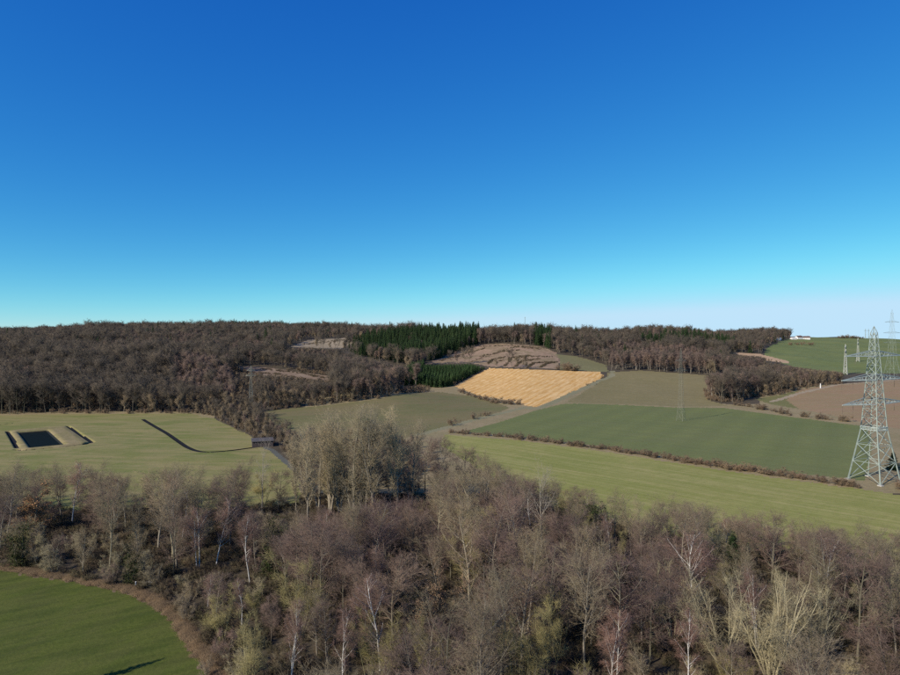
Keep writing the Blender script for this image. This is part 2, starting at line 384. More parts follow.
M = {
    'bark_dark': twig_mat('dark_bark', [(0.10, 0.085, 0.065), (0.15, 0.13, 0.10), (0.12, 0.115, 0.075)]),
    'bark_grey': twig_mat('grey_bark', [(0.20, 0.17, 0.13), (0.30, 0.26, 0.205), (0.22, 0.20, 0.13)]),
    'bark_moss': twig_mat('mossy_bark', [(0.20, 0.175, 0.085), (0.24, 0.215, 0.10), (0.27, 0.24, 0.15)]),
    'bark_pale': twig_mat('pale_bark', [(0.27, 0.235, 0.18), (0.34, 0.30, 0.24)]),
    'bark_sallow': twig_mat('sallow_bark', [(0.30, 0.27, 0.17), (0.34, 0.305, 0.20)]),
    'bark_birch': birch_mat('birch_bark'),
    'tw_alder': twig_mat('alder_twigs', [(0.135, 0.095, 0.08), (0.20, 0.14, 0.108), (0.15, 0.10, 0.092), (0.215, 0.16, 0.11), (0.165, 0.115, 0.095)]),
    'tw_grey': twig_mat('ash_twigs', [(0.27, 0.215, 0.135), (0.215, 0.178, 0.11), (0.25, 0.19, 0.13), (0.22, 0.195, 0.105), (0.20, 0.155, 0.115)]),
    'tw_willow': twig_mat('willow_twigs', [(0.275, 0.235, 0.095), (0.26, 0.225, 0.115), (0.31, 0.265, 0.11)]),
    'tw_sallow': twig_mat('sallow_twigs', [(0.29, 0.25, 0.155), (0.32, 0.275, 0.175), (0.27, 0.24, 0.135)]),
    'tw_birch': twig_mat('birch_twigs', [(0.22, 0.13, 0.105), (0.25, 0.16, 0.125), (0.22, 0.15, 0.115)]),
    'tw_poplar': twig_mat('poplar_twigs', [(0.36, 0.295, 0.185), (0.39, 0.32, 0.195), (0.34, 0.28, 0.17)]),
    'leaf_rust': twig_mat('rust_leaves', [(0.48, 0.235, 0.085), (0.40, 0.22, 0.11), (0.44, 0.25, 0.12)]),
    'leaf_brown': twig_mat('withered_leaves', [(0.31, 0.195, 0.115), (0.27, 0.175, 0.11), (0.34, 0.22, 0.13)]),
    'leaf_ivy': twig_mat('ivy_leaves', [(0.032, 0.042, 0.014), (0.045, 0.055, 0.018)]),
    'needles': twig_mat('spruce_needles', [(0.030, 0.056, 0.022), (0.042, 0.070, 0.026), (0.036, 0.062, 0.03)]),
    'needles_young': twig_mat('young_spruce_needles', [(0.042, 0.080, 0.03), (0.052, 0.09, 0.034)]),
    'tw_hedge': twig_mat('hedge_twigs', [(0.14, 0.095, 0.07), (0.19, 0.14, 0.09), (0.16, 0.115, 0.08), (0.24, 0.185, 0.115)]),
    'tw_far': twig_mat('hillside_twigs', [(0.090, 0.076, 0.058), (0.115, 0.095, 0.073), (0.086, 0.073, 0.057), (0.13, 0.106, 0.08)], scale=0.15),
    'tw_far_purple': twig_mat('purple_twigs', [(0.135, 0.097, 0.08), (0.16, 0.116, 0.094), (0.128, 0.095, 0.08)], scale=0.15),
    'tw_far_tan': twig_mat('tan_twigs', [(0.19, 0.15, 0.10), (0.165, 0.13, 0.088), (0.205, 0.158, 0.10)], scale=0.15),
    'dry_grass': twig_mat('dry_grass_blades', [(0.20, 0.145, 0.088), (0.17, 0.115, 0.068), (0.25, 0.185, 0.115)]),
    'bramble': twig_mat('bramble_stems', [(0.095, 0.07, 0.048), (0.12, 0.085, 0.058), (0.065, 0.065, 0.03), (0.14, 0.11, 0.07)]),
}
def plain(name, col, rough=0.7, metal=0.0, var=0.25, scale=2.0):
    m, nt, b = newmat(name, rough, 0.3)
    n = noise(nt, scale, 5)
    nt.links.new(ramp(nt, n, [(0.3, mul(col, 1 - var)), (0.7, mul(col, 1 + var))]), b.inputs['Base Color'])
    b.inputs['Metallic'].default_value = metal
    return m
M['steel'] = plain('galvanised_steel', (0.26, 0.30, 0.26), 0.55, 0.0, 0.15, 0.8)
M['steel_pale'] = plain('weathered_pale_steel', (0.24, 0.235, 0.185), 0.6, 0.0, 0.15, 0.5)
M['steel_arm'] = plain('bright_galvanised_steel', (0.35, 0.385, 0.345), 0.55, 0.0, 0.12, 0.8)
M['steel_far'] = plain('pale_painted_steel', (0.38, 0.385, 0.32), 0.6, 0.0, 0.1, 0.5)
M['insulator'] = plain('insulator_glaze', (0.10, 0.07, 0.05), 0.3)
M['boards'] = plain('weathered_boards', (0.075, 0.058, 0.055), 0.9, 0, 0.4, 3)
M['shed_roof'] = plain('shed_roof_sheet', (0.085, 0.075, 0.07), 0.8, 0, 0.3, 1)
M['white_wall'] = plain('white_render', (0.80, 0.78, 0.74), 0.8, 0, 0.08, 1)
M['roof_tile'] = plain('dark_roof_tiles', (0.12, 0.075, 0.06), 0.8, 0, 0.3, 2)
M['roof_red'] = plain('red_roof_tiles', (0.30, 0.11, 0.07), 0.8, 0, 0.3, 2)
M['glass_dark'] = plain('window_glass', (0.03, 0.035, 0.04), 0.1)
M['white_paint'] = plain('white_paint', (0.78, 0.77, 0.73), 0.6, 0, 0.1, 1)
M['concrete'] = plain('concrete', (0.42, 0.40, 0.36), 0.9, 0, 0.2, 1)
mw, nt_, b_ = newmat('pond_water', 0.5, 0.005)
b_.inputs['Base Color'].default_value = (0.008, 0.012, 0.011, 1)
bump(nt_, b_, noise(nt_, 1.4, 3), 0.25, 0.05)
M['water'] = mw

# ------------------------------------------------------------------ mesh and object helpers
def fast_mesh(name, V, polys, mats, matidx=None, smooth=False):
    """polys: list of (k, array Nxk) face arrays"""
    me = bpy.data.meshes.new(name)
    me.vertices.add(len(V)); me.vertices.foreach_set('co', np.asarray(V, np.float32).ravel())
    loops = np.concatenate([a.ravel() for k, a in polys]).astype(np.int32)
    sizes = np.concatenate([np.full(len(a), k) for k, a in polys]).astype(np.int32)
    me.loops.add(len(loops)); me.loops.foreach_set('vertex_index', loops)
    me.polygons.add(len(sizes))
    me.polygons.foreach_set('loop_start', np.concatenate([[0], np.cumsum(sizes)[:-1]]).astype(np.int32))
    for m in mats: me.materials.append(m)
    if matidx is not None: me.polygons.foreach_set('material_index', np.asarray(matidx, np.int32))
    if smooth: me.polygons.foreach_set('use_smooth', np.ones(len(sizes), bool))
    me.update(calc_edges=True)
    return me
def obj(name, me, parent=None, loc=(0, 0, 0), rot=(0, 0, 0), scl=1.0, **tags):
    o = bpy.data.objects.new(name, me); COL.objects.link(o)
    o.parent = parent; o.location = loc; o.rotation_euler = rot
    o.scale = (scl,) * 3 if isinstance(scl, (int, float)) else scl
    for k, v in tags.items():
        if v: o[k] = v
    return o
class MB:
    def __init__(s): s.v = []; s.f = []
    def box(s, a, b):
        n = len(s.v); (x0, y0, z0), (x1, y1, z1) = a, b
        s.v += [(x0, y0, z0), (x1, y0, z0), (x1, y1, z0), (x0, y1, z0), (x0, y0, z1), (x1, y0, z1), (x1, y1, z1), (x0, y1, z1)]
        s.f += [tuple(n + i for i in q) for q in ((3, 2, 1, 0), (4, 5, 6, 7), (0, 1, 5, 4), (1, 2, 6, 5), (2, 3, 7, 6), (3, 0, 4, 7))]; return s
    def bar(s, p, q, w, w2=None):
        p = Vector(p); q = Vector(q); d = (q - p).normalized()
        u = d.cross(Vector((0.31, 0.17, 0.93))).normalized(); v = d.cross(u); n = len(s.v); w2 = w if w2 is None else w2
        for c, ww in ((p, w), (q, w2)):
            for a, b in ((-1, -1), (1, -1), (1, 1), (-1, 1)):
                s.v.append(tuple(c + (u * a + v * b) * ww * 0.5))
        s.f += [tuple(n + i for i in t) for t in ((3, 2, 1, 0), (4, 5, 6, 7), (0, 1, 5, 4), (1, 2, 6, 5), (2, 3, 7, 6), (3, 0, 4, 7))]; return s
    def poly(s, pts, faces):
        n = len(s.v); s.v += [tuple(p) for p in pts]; s.f += [tuple(n + i for i in f) for f in faces]; return s
    def build(s, name, mat, parent=None, **k):
        me = bpy.data.meshes.new(name); me.from_pydata(s.v, [], s.f); me.materials.append(mat); me.update()
        return obj(name, me, parent, **k)

# ------------------------------------------------------------------ ground sheets
uc = np.concatenate([np.linspace(-1.39, -0.90, 40)[:-1], np.arange(-0.90, 0.9001, 0.0026), np.linspace(0.90, 1.39, 40)[1:]])
yr = [45.0]
while yr[-1] < 5600:
    Y = yr[-1]
    yr.append(Y + (Y * 0.0095 if Y < 255 else 1.3 if Y < 430 else Y * 0.0075 if Y < 1700 else Y * 0.06))
yr = np.array(yr)
GX = uc[:, None] * yr[None, :]; GY = np.broadcast_to(yr[None, :], GX.shape)
GZ = terrain(GX, GY)
GV = np.stack([GX, GY, GZ], -1).reshape(-1, 3)
nu, ny = GX.shape
I, J = np.meshgrid(np.arange(nu - 1), np.arange(ny - 1), indexing='ij')
quads = np.stack([I * ny + J, (I + 1) * ny + J, (I + 1) * ny + J + 1, I * ny + J + 1], -1).reshape(-1, 4)
cc = GV[quads].mean(1)
cls = class_at(cc[:, 0], cc[:, 1])
cpx_ = 450 + FPX * cc[:, 0] / cc[:, 1]; cpy_ = 337.5 + (EYE - cc[:, 2]) * FPX / cc[:, 1]
cls[(cls == 0) & (cpx_ > 305) & (cc[:, 1] > 200) & (cpy_ > 385) & ~((cpx_ > 705) & (cpx_ < 760) & (cpy_ < 404))] = CLS['field_verge']
cls[(cls == 0) & (cpx_ < 215) & (cpy_ > 411.5) & (cpy_ < 421) & (cc[:, 1] < 440)] = CLS['field_verge']
pa, pb = pond_uv(cc[:, 0], cc[:, 1])
LONG = line_sd(cc[:, 0], cc[:, 1], DITCH)
cls[(rect_sd(pa, pb, -48, 41, -17, 24) < -1.2) | (LONG < 1.9)] = -1       # cut out for the pond and ditch sheets laid along their own axes
LABELS = {
    'ground': 'brown leaf litter ground under the woods', 'near_meadow': 'bright green meadow in the bottom corner beside the wood',
    'pond_meadow': 'grass meadow round the rectangular lined pond', 'hill_field': 'rounded olive field behind the tall tan poplars',
    'fallow_field': 'olive brown field above the dark green crop', 'striped_meadow': 'pale green mown meadow below the long hedge',
    'ploughed_field': 'brown ploughed field behind the big pylon', 'green_hill': 'green pasture hill below the white houses',
    'stubble_field': 'golden straw field with slanting stripes', 'crop_field': 'dark green crop field with small pylon',
    'clear_cut': 'felled hillside with brash rows above the golden field',
}
for name, k in [('ground', 0)] + list(CLS.items()):
    q = quads[cls == k]
    if not len(q): continue
    lab_ = name
    used, inv = np.unique(q, return_inverse=True)
    V = GV[used]; F = inv.reshape(-1, 4)
    polys = [(4, F)]
    if name == 'ground':     # valley floor under and behind the drone, a little below the fine sheet
        n0 = len(V)
        V = np.concatenate([V, [(-1500, -900, -.6), (1500, -900, -.6), (1500, 62, -.6), (-1500, 62, -.6)]])
        polys = [(4, np.concatenate([F, [[n0, n0 + 1, n0 + 2, n0 + 3]]]))]
    o = obj(name, fast_mesh(name, V, polys, [GM.get(name, GM['ground'])], smooth=True))
    o['kind'] = 'structure'; o['label'] = LABELS.get(name, name.replace('_', ' '))
def sheet(name, V, quads_, cl_):
    for k in np.unique(cl_):
        nm_ = next(n for n, v in CLS.items() if v == k)
        q = quads_[cl_ == k]; used, inv = np.unique(q, return_inverse=True)
        o = obj({'pond_meadow': 'pond_meadow', 'pond_bank': 'pond_bank', 'ditch_bed': 'ditch_bed', 'pond_bed': 'pond_bed'}[nm_], fast_mesh(nm_, V[used], [(4, inv.reshape(-1, 4))], [GM[nm_]], smooth=True))
        o['kind'] = 'structure'; o['label'] = {'pond_meadow': 'grass beside the pond and ditches', 'pond_bank': 'bare tan earth bank round the pond', 'ditch_bed': 'dark lined drainage ditch', 'pond_bed': 'dark liner of the pond'}[nm_]
ga = np.arange(-48, 41.01, 0.5); gb = np.arange(-17, 24.01, 0.4)
A_, B_ = np.meshgrid(ga, gb, indexing='ij')
SX = PC[0] + A_ * PL[0] + B_ * PW[0]; SY = PC[1] + A_ * PL[1] + B_ * PW[1]
SV = np.stack([SX, SY, terrain(SX, SY) + 0.04], -1).reshape(-1, 3)
I2, J2 = np.meshgrid(np.arange(len(ga) - 1), np.arange(len(gb) - 1), indexing='ij'); nb_ = len(gb)
Q2 = np.stack([I2 * nb_ + J2, (I2 + 1) * nb_ + J2, (I2 + 1) * nb_ + J2 + 1, I2 * nb_ + J2 + 1], -1).reshape(-1, 4)
c2 = SV[Q2].mean(1); a2_, b2_ = pond_uv(c2[:, 0], c2[:, 1])
k2 = np.full(len(Q2), CLS['pond_meadow'])
k2[rect_sd(a2_, b2_, -42, 34, -11, 17.5) + 0.6 * np.sin(a2_ * .7) * np.sin(b2_ * .5) < 0.5] = CLS['pond_bank']
k2[ditch_sd(c2[:, 0], c2[:, 1]) < 0.85] = CLS['ditch_bed']
k2[rect_sd(a2_, b2_, -30, 29, -6.2, 6.2) < 0.3] = CLS['pond_bed']
sheet('pond', SV, Q2, k2)
# the long ditch: a cross profile swept along its course
dp = np.array(DITCH); dp[0] += (dp[0] - dp[1]) / np.hypot(*(dp[0] - dp[1])) * 3.5; dp[-1] += (dp[-1] - dp[-2]) / np.hypot(*(dp[-1] - dp[-2])) * 3.5; seg = np.r_[0, np.cumsum(np.hypot(*np.diff(dp, axis=0).T))]
tt = np.arange(0, seg[-1], 0.8); dx_ = np.interp(tt, seg, dp[:, 0]); dy_ = np.interp(tt, seg, dp[:, 1])
kk = np.ones(13) / 13
dx_[6:-6] = np.convolve(dx_, kk, 'valid'); dy_[6:-6] = np.convolve(dy_, kk, 'valid')
tx, ty = np.gradient(dx_), np.gradient(dy_); ln_ = np.hypot(tx, ty); nx_, ny_ = -ty / ln_, tx / ln_
fade_ = smooth(2.2, 5.0, tt) * smooth(2.2, 5.0, tt[-1] - tt)
profd = [(-3.2, .04), (-1.9, .06), (-1.15, .0), (-0.75, -.7), (0, -.85), (.75, -.7), (1.15, 0), (1.9, .06), (3.2, .04)]
DV = np.stack([np.stack([dx_ + nx_ * o_, dy_ + ny_ * o_, base_z(dx_ + nx_ * o_, dy_ + ny_ * o_) + np.where(dz > 0, dz, .03 + (dz - .03) * fade_)], -1) for o_, dz in profd], 1)
n1_, n2_ = DV.shape[:2]
I3, J3 = np.meshgrid(np.arange(n1_ - 1), np.arange(n2_ - 1), indexing='ij')
Q3 = np.stack([I3 * n2_ + J3, (I3 + 1) * n2_ + J3, (I3 + 1) * n2_ + J3 + 1, I3 * n2_ + J3 + 1], -1).reshape(-1, 4)
k3 = np.where((J3 >= 2) & (J3 <= 5), CLS['ditch_bed'], CLS['pond_meadow']).ravel()
sheet('ditch', DV.reshape(-1, 3), Q3, k3)
ring = [PC + a * PL + b * PW for a, b in [(-31, -7.2), (30, -7.2), (30, 7.2), (-31, 7.2)]]
w = MB().poly([(p[0], p[1], -0.75) for p in ring], [(0, 1, 2, 3)] if True else []).build('pond_water', M['water'])
w['kind'] = 'structure'; w['label'] = 'dark still water in the rectangular pond'

# ------------------------------------------------------------------ tree growing
def norm(v): return v / np.maximum(np.linalg.norm(v, axis=-1, keepdims=True), 1e-9)
def grow(r, P0, D, L, K, trop, wander):
    """P0,D (N,3), L (N): polylines of K segments bending upwards by trop"""
    N = len(L); pts = np.empty((N, K + 1, 3)); pts[:, 0] = P0; d = norm(D)
    for k in range(K):
        pts[:, k + 1] = pts[:, k] + d * (L / K)[:, None]
        d = norm(d + np.array([0, 0, trop]) / K + r.normal(0, wander, (N, 3)))
    return pts
def spawn(r, par, n, t0, t1, ang, angsd, lenf, K, trop, wander, rad=0.55, rmin=0.006, bias=1.0):
    Pp, r0, r1 = par; K0 = Pp.shape[1] - 1
    Lp = np.linalg.norm(np.diff(Pp, axis=1), axis=2).sum(1)
    idx = r.choice(len(Lp), n, p=Lp / Lp.sum())
    t = t0 + (t1 - t0) * r.random(n) ** bias
    f = np.clip(t * K0, 0, K0 - 1e-4); i = f.astype(int); a = (f - i)[:, None]
    A = Pp[idx, i]; B = Pp[idx, i + 1]
    pos = A * (1 - a) + B * a; tan = norm(B - A)
    rnd = norm(np.cross(tan, r.normal(size=(n, 3))))
    an = np.radians(r.normal(ang, angsd, n))[:, None]
    D = tan * np.cos(an) + rnd * np.sin(an)
    L = lenf(t, Lp[idx]) * r.uniform(0.65, 1.25, n)
    rp = r0[idx] * (1 - t) + r1[idx] * t
    R0 = np.maximum(rp * rad, rmin)
    return grow(r, pos, D, L, K, trop, wander), R0, np.maximum(R0 * 0.3, rmin * 0.5)
def tubes(par, S, cone=False):
    Pp, r0, r1 = par; N, K1, _ = Pp.shape
    d = norm(Pp[:, -1] - Pp[:, 0]); ref = np.where(np.abs(d[:, 2:3]) > 0.9, [[1., 0, 0]], [[0, 0, 1.]])
    u = norm(np.cross(d, ref)); v = np.cross(d, u)
    th = np.arange(S) * 2 * math.pi / S
    ringv = u[:, None, :] * np.cos(th)[None, :, None] + v[:, None, :] * np.sin(th)[None, :, None]
    if cone and K1 == 2:
        V = np.concatenate([Pp[:, 0, None, :] + ringv * r0[:, None, None], Pp[:, 1, None, :]], 1).reshape(-1, 3)
        b = np.arange(N)[:, None] * (S + 1)
        F = np.concatenate([np.stack([b[:, 0] + s, b[:, 0] + (s + 1) % S, b[:, 0] + S], -1) for s in range(S)])
        return V, (3, F)
    rad = r0[:, None] + (r1 - r0)[:, None] * np.linspace(0, 1, K1)[None]
    V = (Pp[:, :, None, :] + ringv[:, None] * rad[:, :, None, None]).reshape(-1, 3)
    b = (np.arange(N)[:, None] * K1 + np.arange(K1 - 1)[None]).ravel() * S
    F = np.concatenate([np.stack([b + s, b + (s + 1) % S, b + S + (s + 1) % S, b + S + s], -1) for s in range(S)])
    return V, (4, F)
def leaves(r, pts, size, flatness=0.5):
    N = len(pts); a = norm(r.normal(size=(N, 3)) * [1, 1, flatness]); b = norm(np.cross(a, r.normal(size=(N, 3)))); s = (size * r.uniform(0.6, 1.3, N))[:, None]
    V = np.stack([pts - a * s, pts + b * s * 0.6, pts + a * s, pts - b * s * 0.6], 1).reshape(-1, 3)
    return V, (4, np.arange(N * 4).reshape(-1, 4))
def join(parts):
    Vs, q3, q4, n = [], [], [], 0
    m = []
    for part in parts:
        V, (k, F) = part[:2]
        Vs.append(V); (q3 if k == 3 else q4).append((F + n, part[2] if len(part) > 2 else 0)); n += len(V)
    polys, mi = [], []
    for k, q in ((3, q3), (4, q4)):
        if q:
            polys.append((k, np.concatenate([f for f, _ in q]))); mi += [np.full(len(f), i) for f, i in q]
    return np.concatenate(Vs), polys, np.concatenate(mi)

SHAPES = {
    'oval': lambda t: np.sin(np.pi * np.clip(t * 0.85 + 0.12, 0, 1)) ** 0.8 + 0.08,
    'cone': lambda t: np.clip(1.08 - t, 0.08, 1) ** 0.8,
    'vase': lambda t: 0.45 + 0.6 * np.clip(t, 0, 1) * np.clip(1.25 - t, 0, 1) * 2.2,
    'even': lambda t: np.clip(1.15 - 0.75 * t, 0.2, 1),
}
def make_tree(seed, H, tr, stems=1, spread=0.0, clear=0.25, n1=24, a1=55, l1=0.28, shape='oval', up1=0.5, n2=170, l2=0.42, a2=45, n3=750, l3=0.45,
              ntw=5000, tw=(0.45, 1.1), twr=0.011, wander=0.05, droop=0.1, bark='bark_dark', twig='tw_alder', leaf=None, nleaf=0, lsize=0.1, ivy=0, name='tree', far=False, stemlen=(0.75, 1.0)):
    r = np.random.default_rng(seed)
    a = r.uniform(0, 2 * np.pi, stems) + np.arange(stems) * 2.4; s = spread * r.uniform(0.35, 1.0, stems)
    D = np.stack([np.cos(a) * s, np.sin(a) * s, np.ones(stems)], -1)
    if stems == 1: D = np.array([[r.normal(0, .03), r.normal(0, .03), 1.0]])
    P0 = np.stack([np.cos(a) * 0.25, np.sin(a) * 0.25, np.full(stems, -0.3)], -1) * (1 if stems > 1 else [0, 0, 1])
    Ls = H * (r.uniform(*stemlen, stems) if stems > 1 else np.ones(1)) * 0.97
    R0 = np.full(stems, tr) * (r.uniform(0.55, 1.0, stems) if stems > 1 else 1)
    trunk = (grow(r, P0, D, Ls, 9, 0.5 if stems > 1 else 0.15, wander), R0, R0 * 0.12)
    sh = SHAPES[shape]
    L1 = spawn(r, trunk, n1, clear, 0.97, a1, 9, lambda t, L: H * l1 * sh((t - clear) / (1 - clear)), 5, up1, wander * 1.5, 0.5, 0.018)
    L2 = spawn(r, L1, n2, 0.15, 1.0, a2, 12, lambda t, L: np.maximum(L * l2 * (1.15 - 0.6 * t), 0.5), 3, up1 * 0.5 - droop, wander * 2, 0.55, 0.012)
    both = (np.concatenate([L1[0][:, ::1][:, [0, 2, 3, 5]], L2[0]]), np.concatenate([L1[1], L2[1]]), np.concatenate([L1[2], L2[2]]))
    parts = [tubes(L2, 3)]
    tips = both
    if n3:
        L3 = spawn(r, both, n3, 0.25, 1.0, 42, 12, lambda t, L: np.clip(L * l3, 0.35, 1.7), 2, -droop, wander * 2, 0.6, 0.008)
        parts.append(tubes(L3, 3))
        tips = (np.concatenate([both[0][:, [0, 3]], L3[0][:, [0, 2]]]), np.concatenate([both[1], L3[1]]), np.concatenate([both[2], L3[2]]))
    else:
        tips = (both[0][:, [0, 3]], both[1], both[2])
    T = spawn(r, tips, ntw, 0.2, 1.0, 38, 14, lambda t, L: r.uniform(tw[0], tw[1], len(t)), 1, 0, 0, 1.0, 0.003)
    T = (T[0], np.full(ntw, twr) * r.uniform(0.7, 1.3, ntw), T[2])
    if droop > 0.3: T[0][:, 1, 2] -= 0.45 * r.random(ntw)
    parts.append(tubes(T, 3, cone=True))
    tv = join([tubes(trunk, 8 if not far else 5), tubes(L1, 5 if not far else 3)])
    mats = [M[twig]]
    if nleaf:
        k = r.integers(0, ntw, nleaf); f = r.random((nleaf, 1))
        parts.append(leaves(r, T[0][k, 0] * (1 - f) + T[0][k, 1] * f, lsize) + (1,)); mats.append(M[leaf])
    if ivy:
        k = r.integers(0, stems, ivy); f = r.random(ivy) ** 1.3 * 8.2; i = f.astype(int); g = (f - i)[:, None]
        c = trunk[0][k, i] * (1 - g) + trunk[0][k, i + 1] * g
        c = c + r.normal(0, 1, (ivy, 3)) * (0.25 + 0.75 * np.abs(np.sin(f * 1.7 + k)))[:, None] * [1, 1, .6]
        parts.append(leaves(r, c, 0.17) + (len(mats),)); mats.append(M['leaf_ivy'])
    cv = join(parts)
    if far:       # distant kinds: one mesh
        V = np.concatenate([tv[0], cv[0]]); n = len(tv[0])
        polys = list(tv[1]) + [(k, F + n) for k, F in cv[1]]
        return {'mesh': fast_mesh(name, V, polys, [M[bark]] + mats, np.concatenate([tv[2], cv[2] + 1])), 'H': H}
    return {'trunk': fast_mesh(name + '_trunk', tv[0], tv[1], [M[bark]], tv[2], smooth=True), 'crown': fast_mesh(name + '_crown', cv[0], cv[1], mats, cv[2]), 'H': H}
def make_spruce(seed, H, rb, mat, name='spruce', far=True, dens=1.0):
    r = np.random.default_rng(seed)
    trunk = (grow(r, np.array([[0, 0, -.3]]), np.array([[0, 0, 1.]]), np.array([H]), 6, .1, .01), np.array([H * 0.013]), np.array([0.02]))
    nb = int(H * (7 if far else 11) * dens); z = np.linspace(0.06, 0.985, nb) * H; a = np.arange(nb) * 2.399 + r.normal(0, .3, nb)
    ln = rb * np.clip(1 - z / H, 0.03, 1) ** 0.85 * r.uniform(0.75, 1.15, nb)
    D = np.stack([np.cos(a), np.sin(a), 0.15 - 0.45 * (1 - z / H)], -1)
    B = grow(r, np.stack([0 * a, 0 * a, z], -1), D, ln, 3, 0.25, 0.04)
    bough = (B, np.full(nb, 0.05), np.full(nb, 0.015))
    n = int(nb * (16 if far else 40))
    T = spawn(r, bough, n, 0.05, 1.0, 55, 20, lambda t, L: 0.22 * rb * (1.2 - 0.5 * t) * np.ones(len(t)), 1, 0, 0, 1, 0.05)
    T[0][:, 1, 2] -= 0.10 * rb * r.random(n)
    T = (T[0], np.full(n, 0.11 if far else 0.06), T[2])
    tv = join([tubes(trunk, 6)]); cv = join([tubes(bough, 3), tubes(T, 3, cone=True)])
    if far:
        V = np.concatenate([tv[0], cv[0]]); k0 = len(tv[0])
        return {'mesh': fast_mesh(name, V, list(tv[1]) + [(k, F + k0) for k, F in cv[1]], [M['bark_dark'], M[mat]], np.concatenate([tv[2], cv[2] + 1])), 'H': H}
    return {'trunk': fast_mesh(name + '_trunk', tv[0], tv[1], [M['bark_dark']], tv[2], True), 'crown': fast_mesh(name + '_crown', cv[0], cv[1], [M[mat]], cv[2]), 'H': H}

KIND = {}
KIND['alder'] = [make_tree(10 + i, 16, 0.18, clear=0.2, n1=34, a1=54, l1=0.25 + .02 * i, shape='oval', up1=0.4, n2=280, n3=1000, ntw=3700, twig='tw_alder', bark=['bark_dark', 'bark_grey', 'bark_dark'][i], name='alder') for i in range(3)]
KIND['ash'] = [make_tree(20 + i, 17, 0.22, clear=0.26, n1=24, a1=46, l1=0.34, shape='vase', up1=0.7, n2=220, n3=850, ntw=3000, twig='tw_grey', bark='bark_grey', name='ash') for i in range(3)]
KIND['willow'] = [make_tree(30 + i, 14, 0.11, stems=7, spread=0.42, clear=0.2, n1=42, a1=32, l1=0.22, shape='even', up1=0.8, n2=190, n3=700, ntw=4200, tw=(0.6, 1.4), twig='tw_willow', bark='bark_moss', name='willow') for i in range(3)]
KIND['sallow'] = [make_tree(40 + i, 15, 0.13, stems=13, spread=0.72, clear=0.15, n1=110, a1=30, l1=0.22, shape='even', up1=0.6, n2=700, n3=1200, ntw=3400, wander=0.09, tw=(0.6, 1.3), twig='tw_sallow', bark='bark_sallow', name='sallow') for i in range(2)]
KIND['birch'] = [make_tree(50 + i, 17, 0.17, stems=[1, 2, 1][i], spread=0.22, clear=0.3, n1=22, a1=38, l1=0.24, shape='oval', up1=0.5, n2=170, n3=800, ntw=4600, droop=0.5, tw=(0.6, 1.3), twr=0.009, twig='tw_birch', bark='bark_birch', name='birch') for i in range(3)]
KIND['poplar'] = [make_tree(60 + i, 30, 0.36, stems=[1, 3, 2][i], spread=0.16, clear=0.13, n1=54, a1=28, l1=0.26, shape='oval', up1=1.0, n2=420, l2=0.42, n3=1700, l3=0.42, ntw=4800, tw=(0.7, 1.6), twr=0.013, twig='tw_poplar', bark='bark_grey', name='poplar') for i in range(3)]
KIND['rusty'] = [make_tree(70 + i, 12, 0.15, clear=0.12, n1=28, a1=60, l1=0.24, shape='cone', up1=0.2, n2=160, n3=500, ntw=1800, twig='tw_grey', bark='bark_dark', leaf=['leaf_rust', 'leaf_brown'][i], nleaf=[4200, 2600][i], lsize=0.12, name='rusty') for i in range(2)]
KIND['hazel'] = [make_tree(80 + i, 6, 0.05, stems=9, spread=0.6, clear=0.1, n1=34, a1=35, l1=0.26, shape='even', up1=0.4, n2=120, n3=380, ntw=2200, tw=(0.4, 0.9), twig=['tw_grey', 'tw_alder', 'tw_sallow'][i], bark='bark_grey', name='hazel') for i in range(3)]
KIND['ivy'] = [make_tree(90 + i, 14, 0.2, stems=2, spread=0.25, clear=0.2, n1=20, a1=50, l1=0.25, shape='oval', n2=130, n3=500, ntw=2600, twig='tw_grey', bark='bark_dark', ivy=2800, name='ivy') for i in range(1)]
KIND['spruce_near'] = [make_spruce(95, 9, 2.6, 'needles', 'spruce_near', far=False)]
KIND['pale'] = [make_tree(97, 17, 0.24, clear=0.35, n1=16, a1=42, l1=0.32, shape='vase', up1=0.7, n2=90, n3=260, ntw=700, twig='bark_pale', bark='bark_pale', name='pale')]
KIND['bush'] = [make_tree(100 + i, 3.4, 0.035, stems=11, spread=0.8, clear=0.05, n1=34, a1=40, l1=0.3, shape='even', n2=90, n3=0, ntw=1300, tw=(0.35, 0.8), twr=0.017, twig='tw_hedge', bark='bark_dark', name='bush', far=True) for i in range(3)]
FARP = dict(n2=90, n3=0, ntw=1000, tw=(1.1, 2.4), twr=0.05, far=True, wander=0.06)
KIND['far'] = [make_tree(110 + i, 18, 0.2, clear=0.26, n1=24, a1=52, l1=0.34, shape='oval', up1=0.5, twig='tw_far', bark='bark_dark', name='far_tree', **FARP) for i in range(4)]
KIND['far_purple'] = [make_tree(120 + i, 16, 0.16, clear=0.2, n1=22, a1=38, l1=0.24, shape='oval', up1=0.5, twig='tw_far_purple', bark='bark_pale', name='far_purple', **FARP) for i in range(3)]
KIND['far_tan'] = [make_tree(130 + i, 12, 0.14, clear=0.12, n1=24, a1=45, l1=0.28, shape='oval', up1=0.5, twig='tw_far_tan', bark='bark_grey', name='far_tan', **FARP) for i in range(3)]
KIND['far_spruce'] = [make_spruce(140 + i, 21, [3.4, 4.6, 4.0, 5.2][i], 'needles', 'far_spruce', dens=[1, .8, 1.1, .9][i]) for i in range(4)]
KIND['young_spruce'] = [make_spruce(150 + i, 9, 2.2, 'needles_young', 'young_spruce') for i in range(2)]
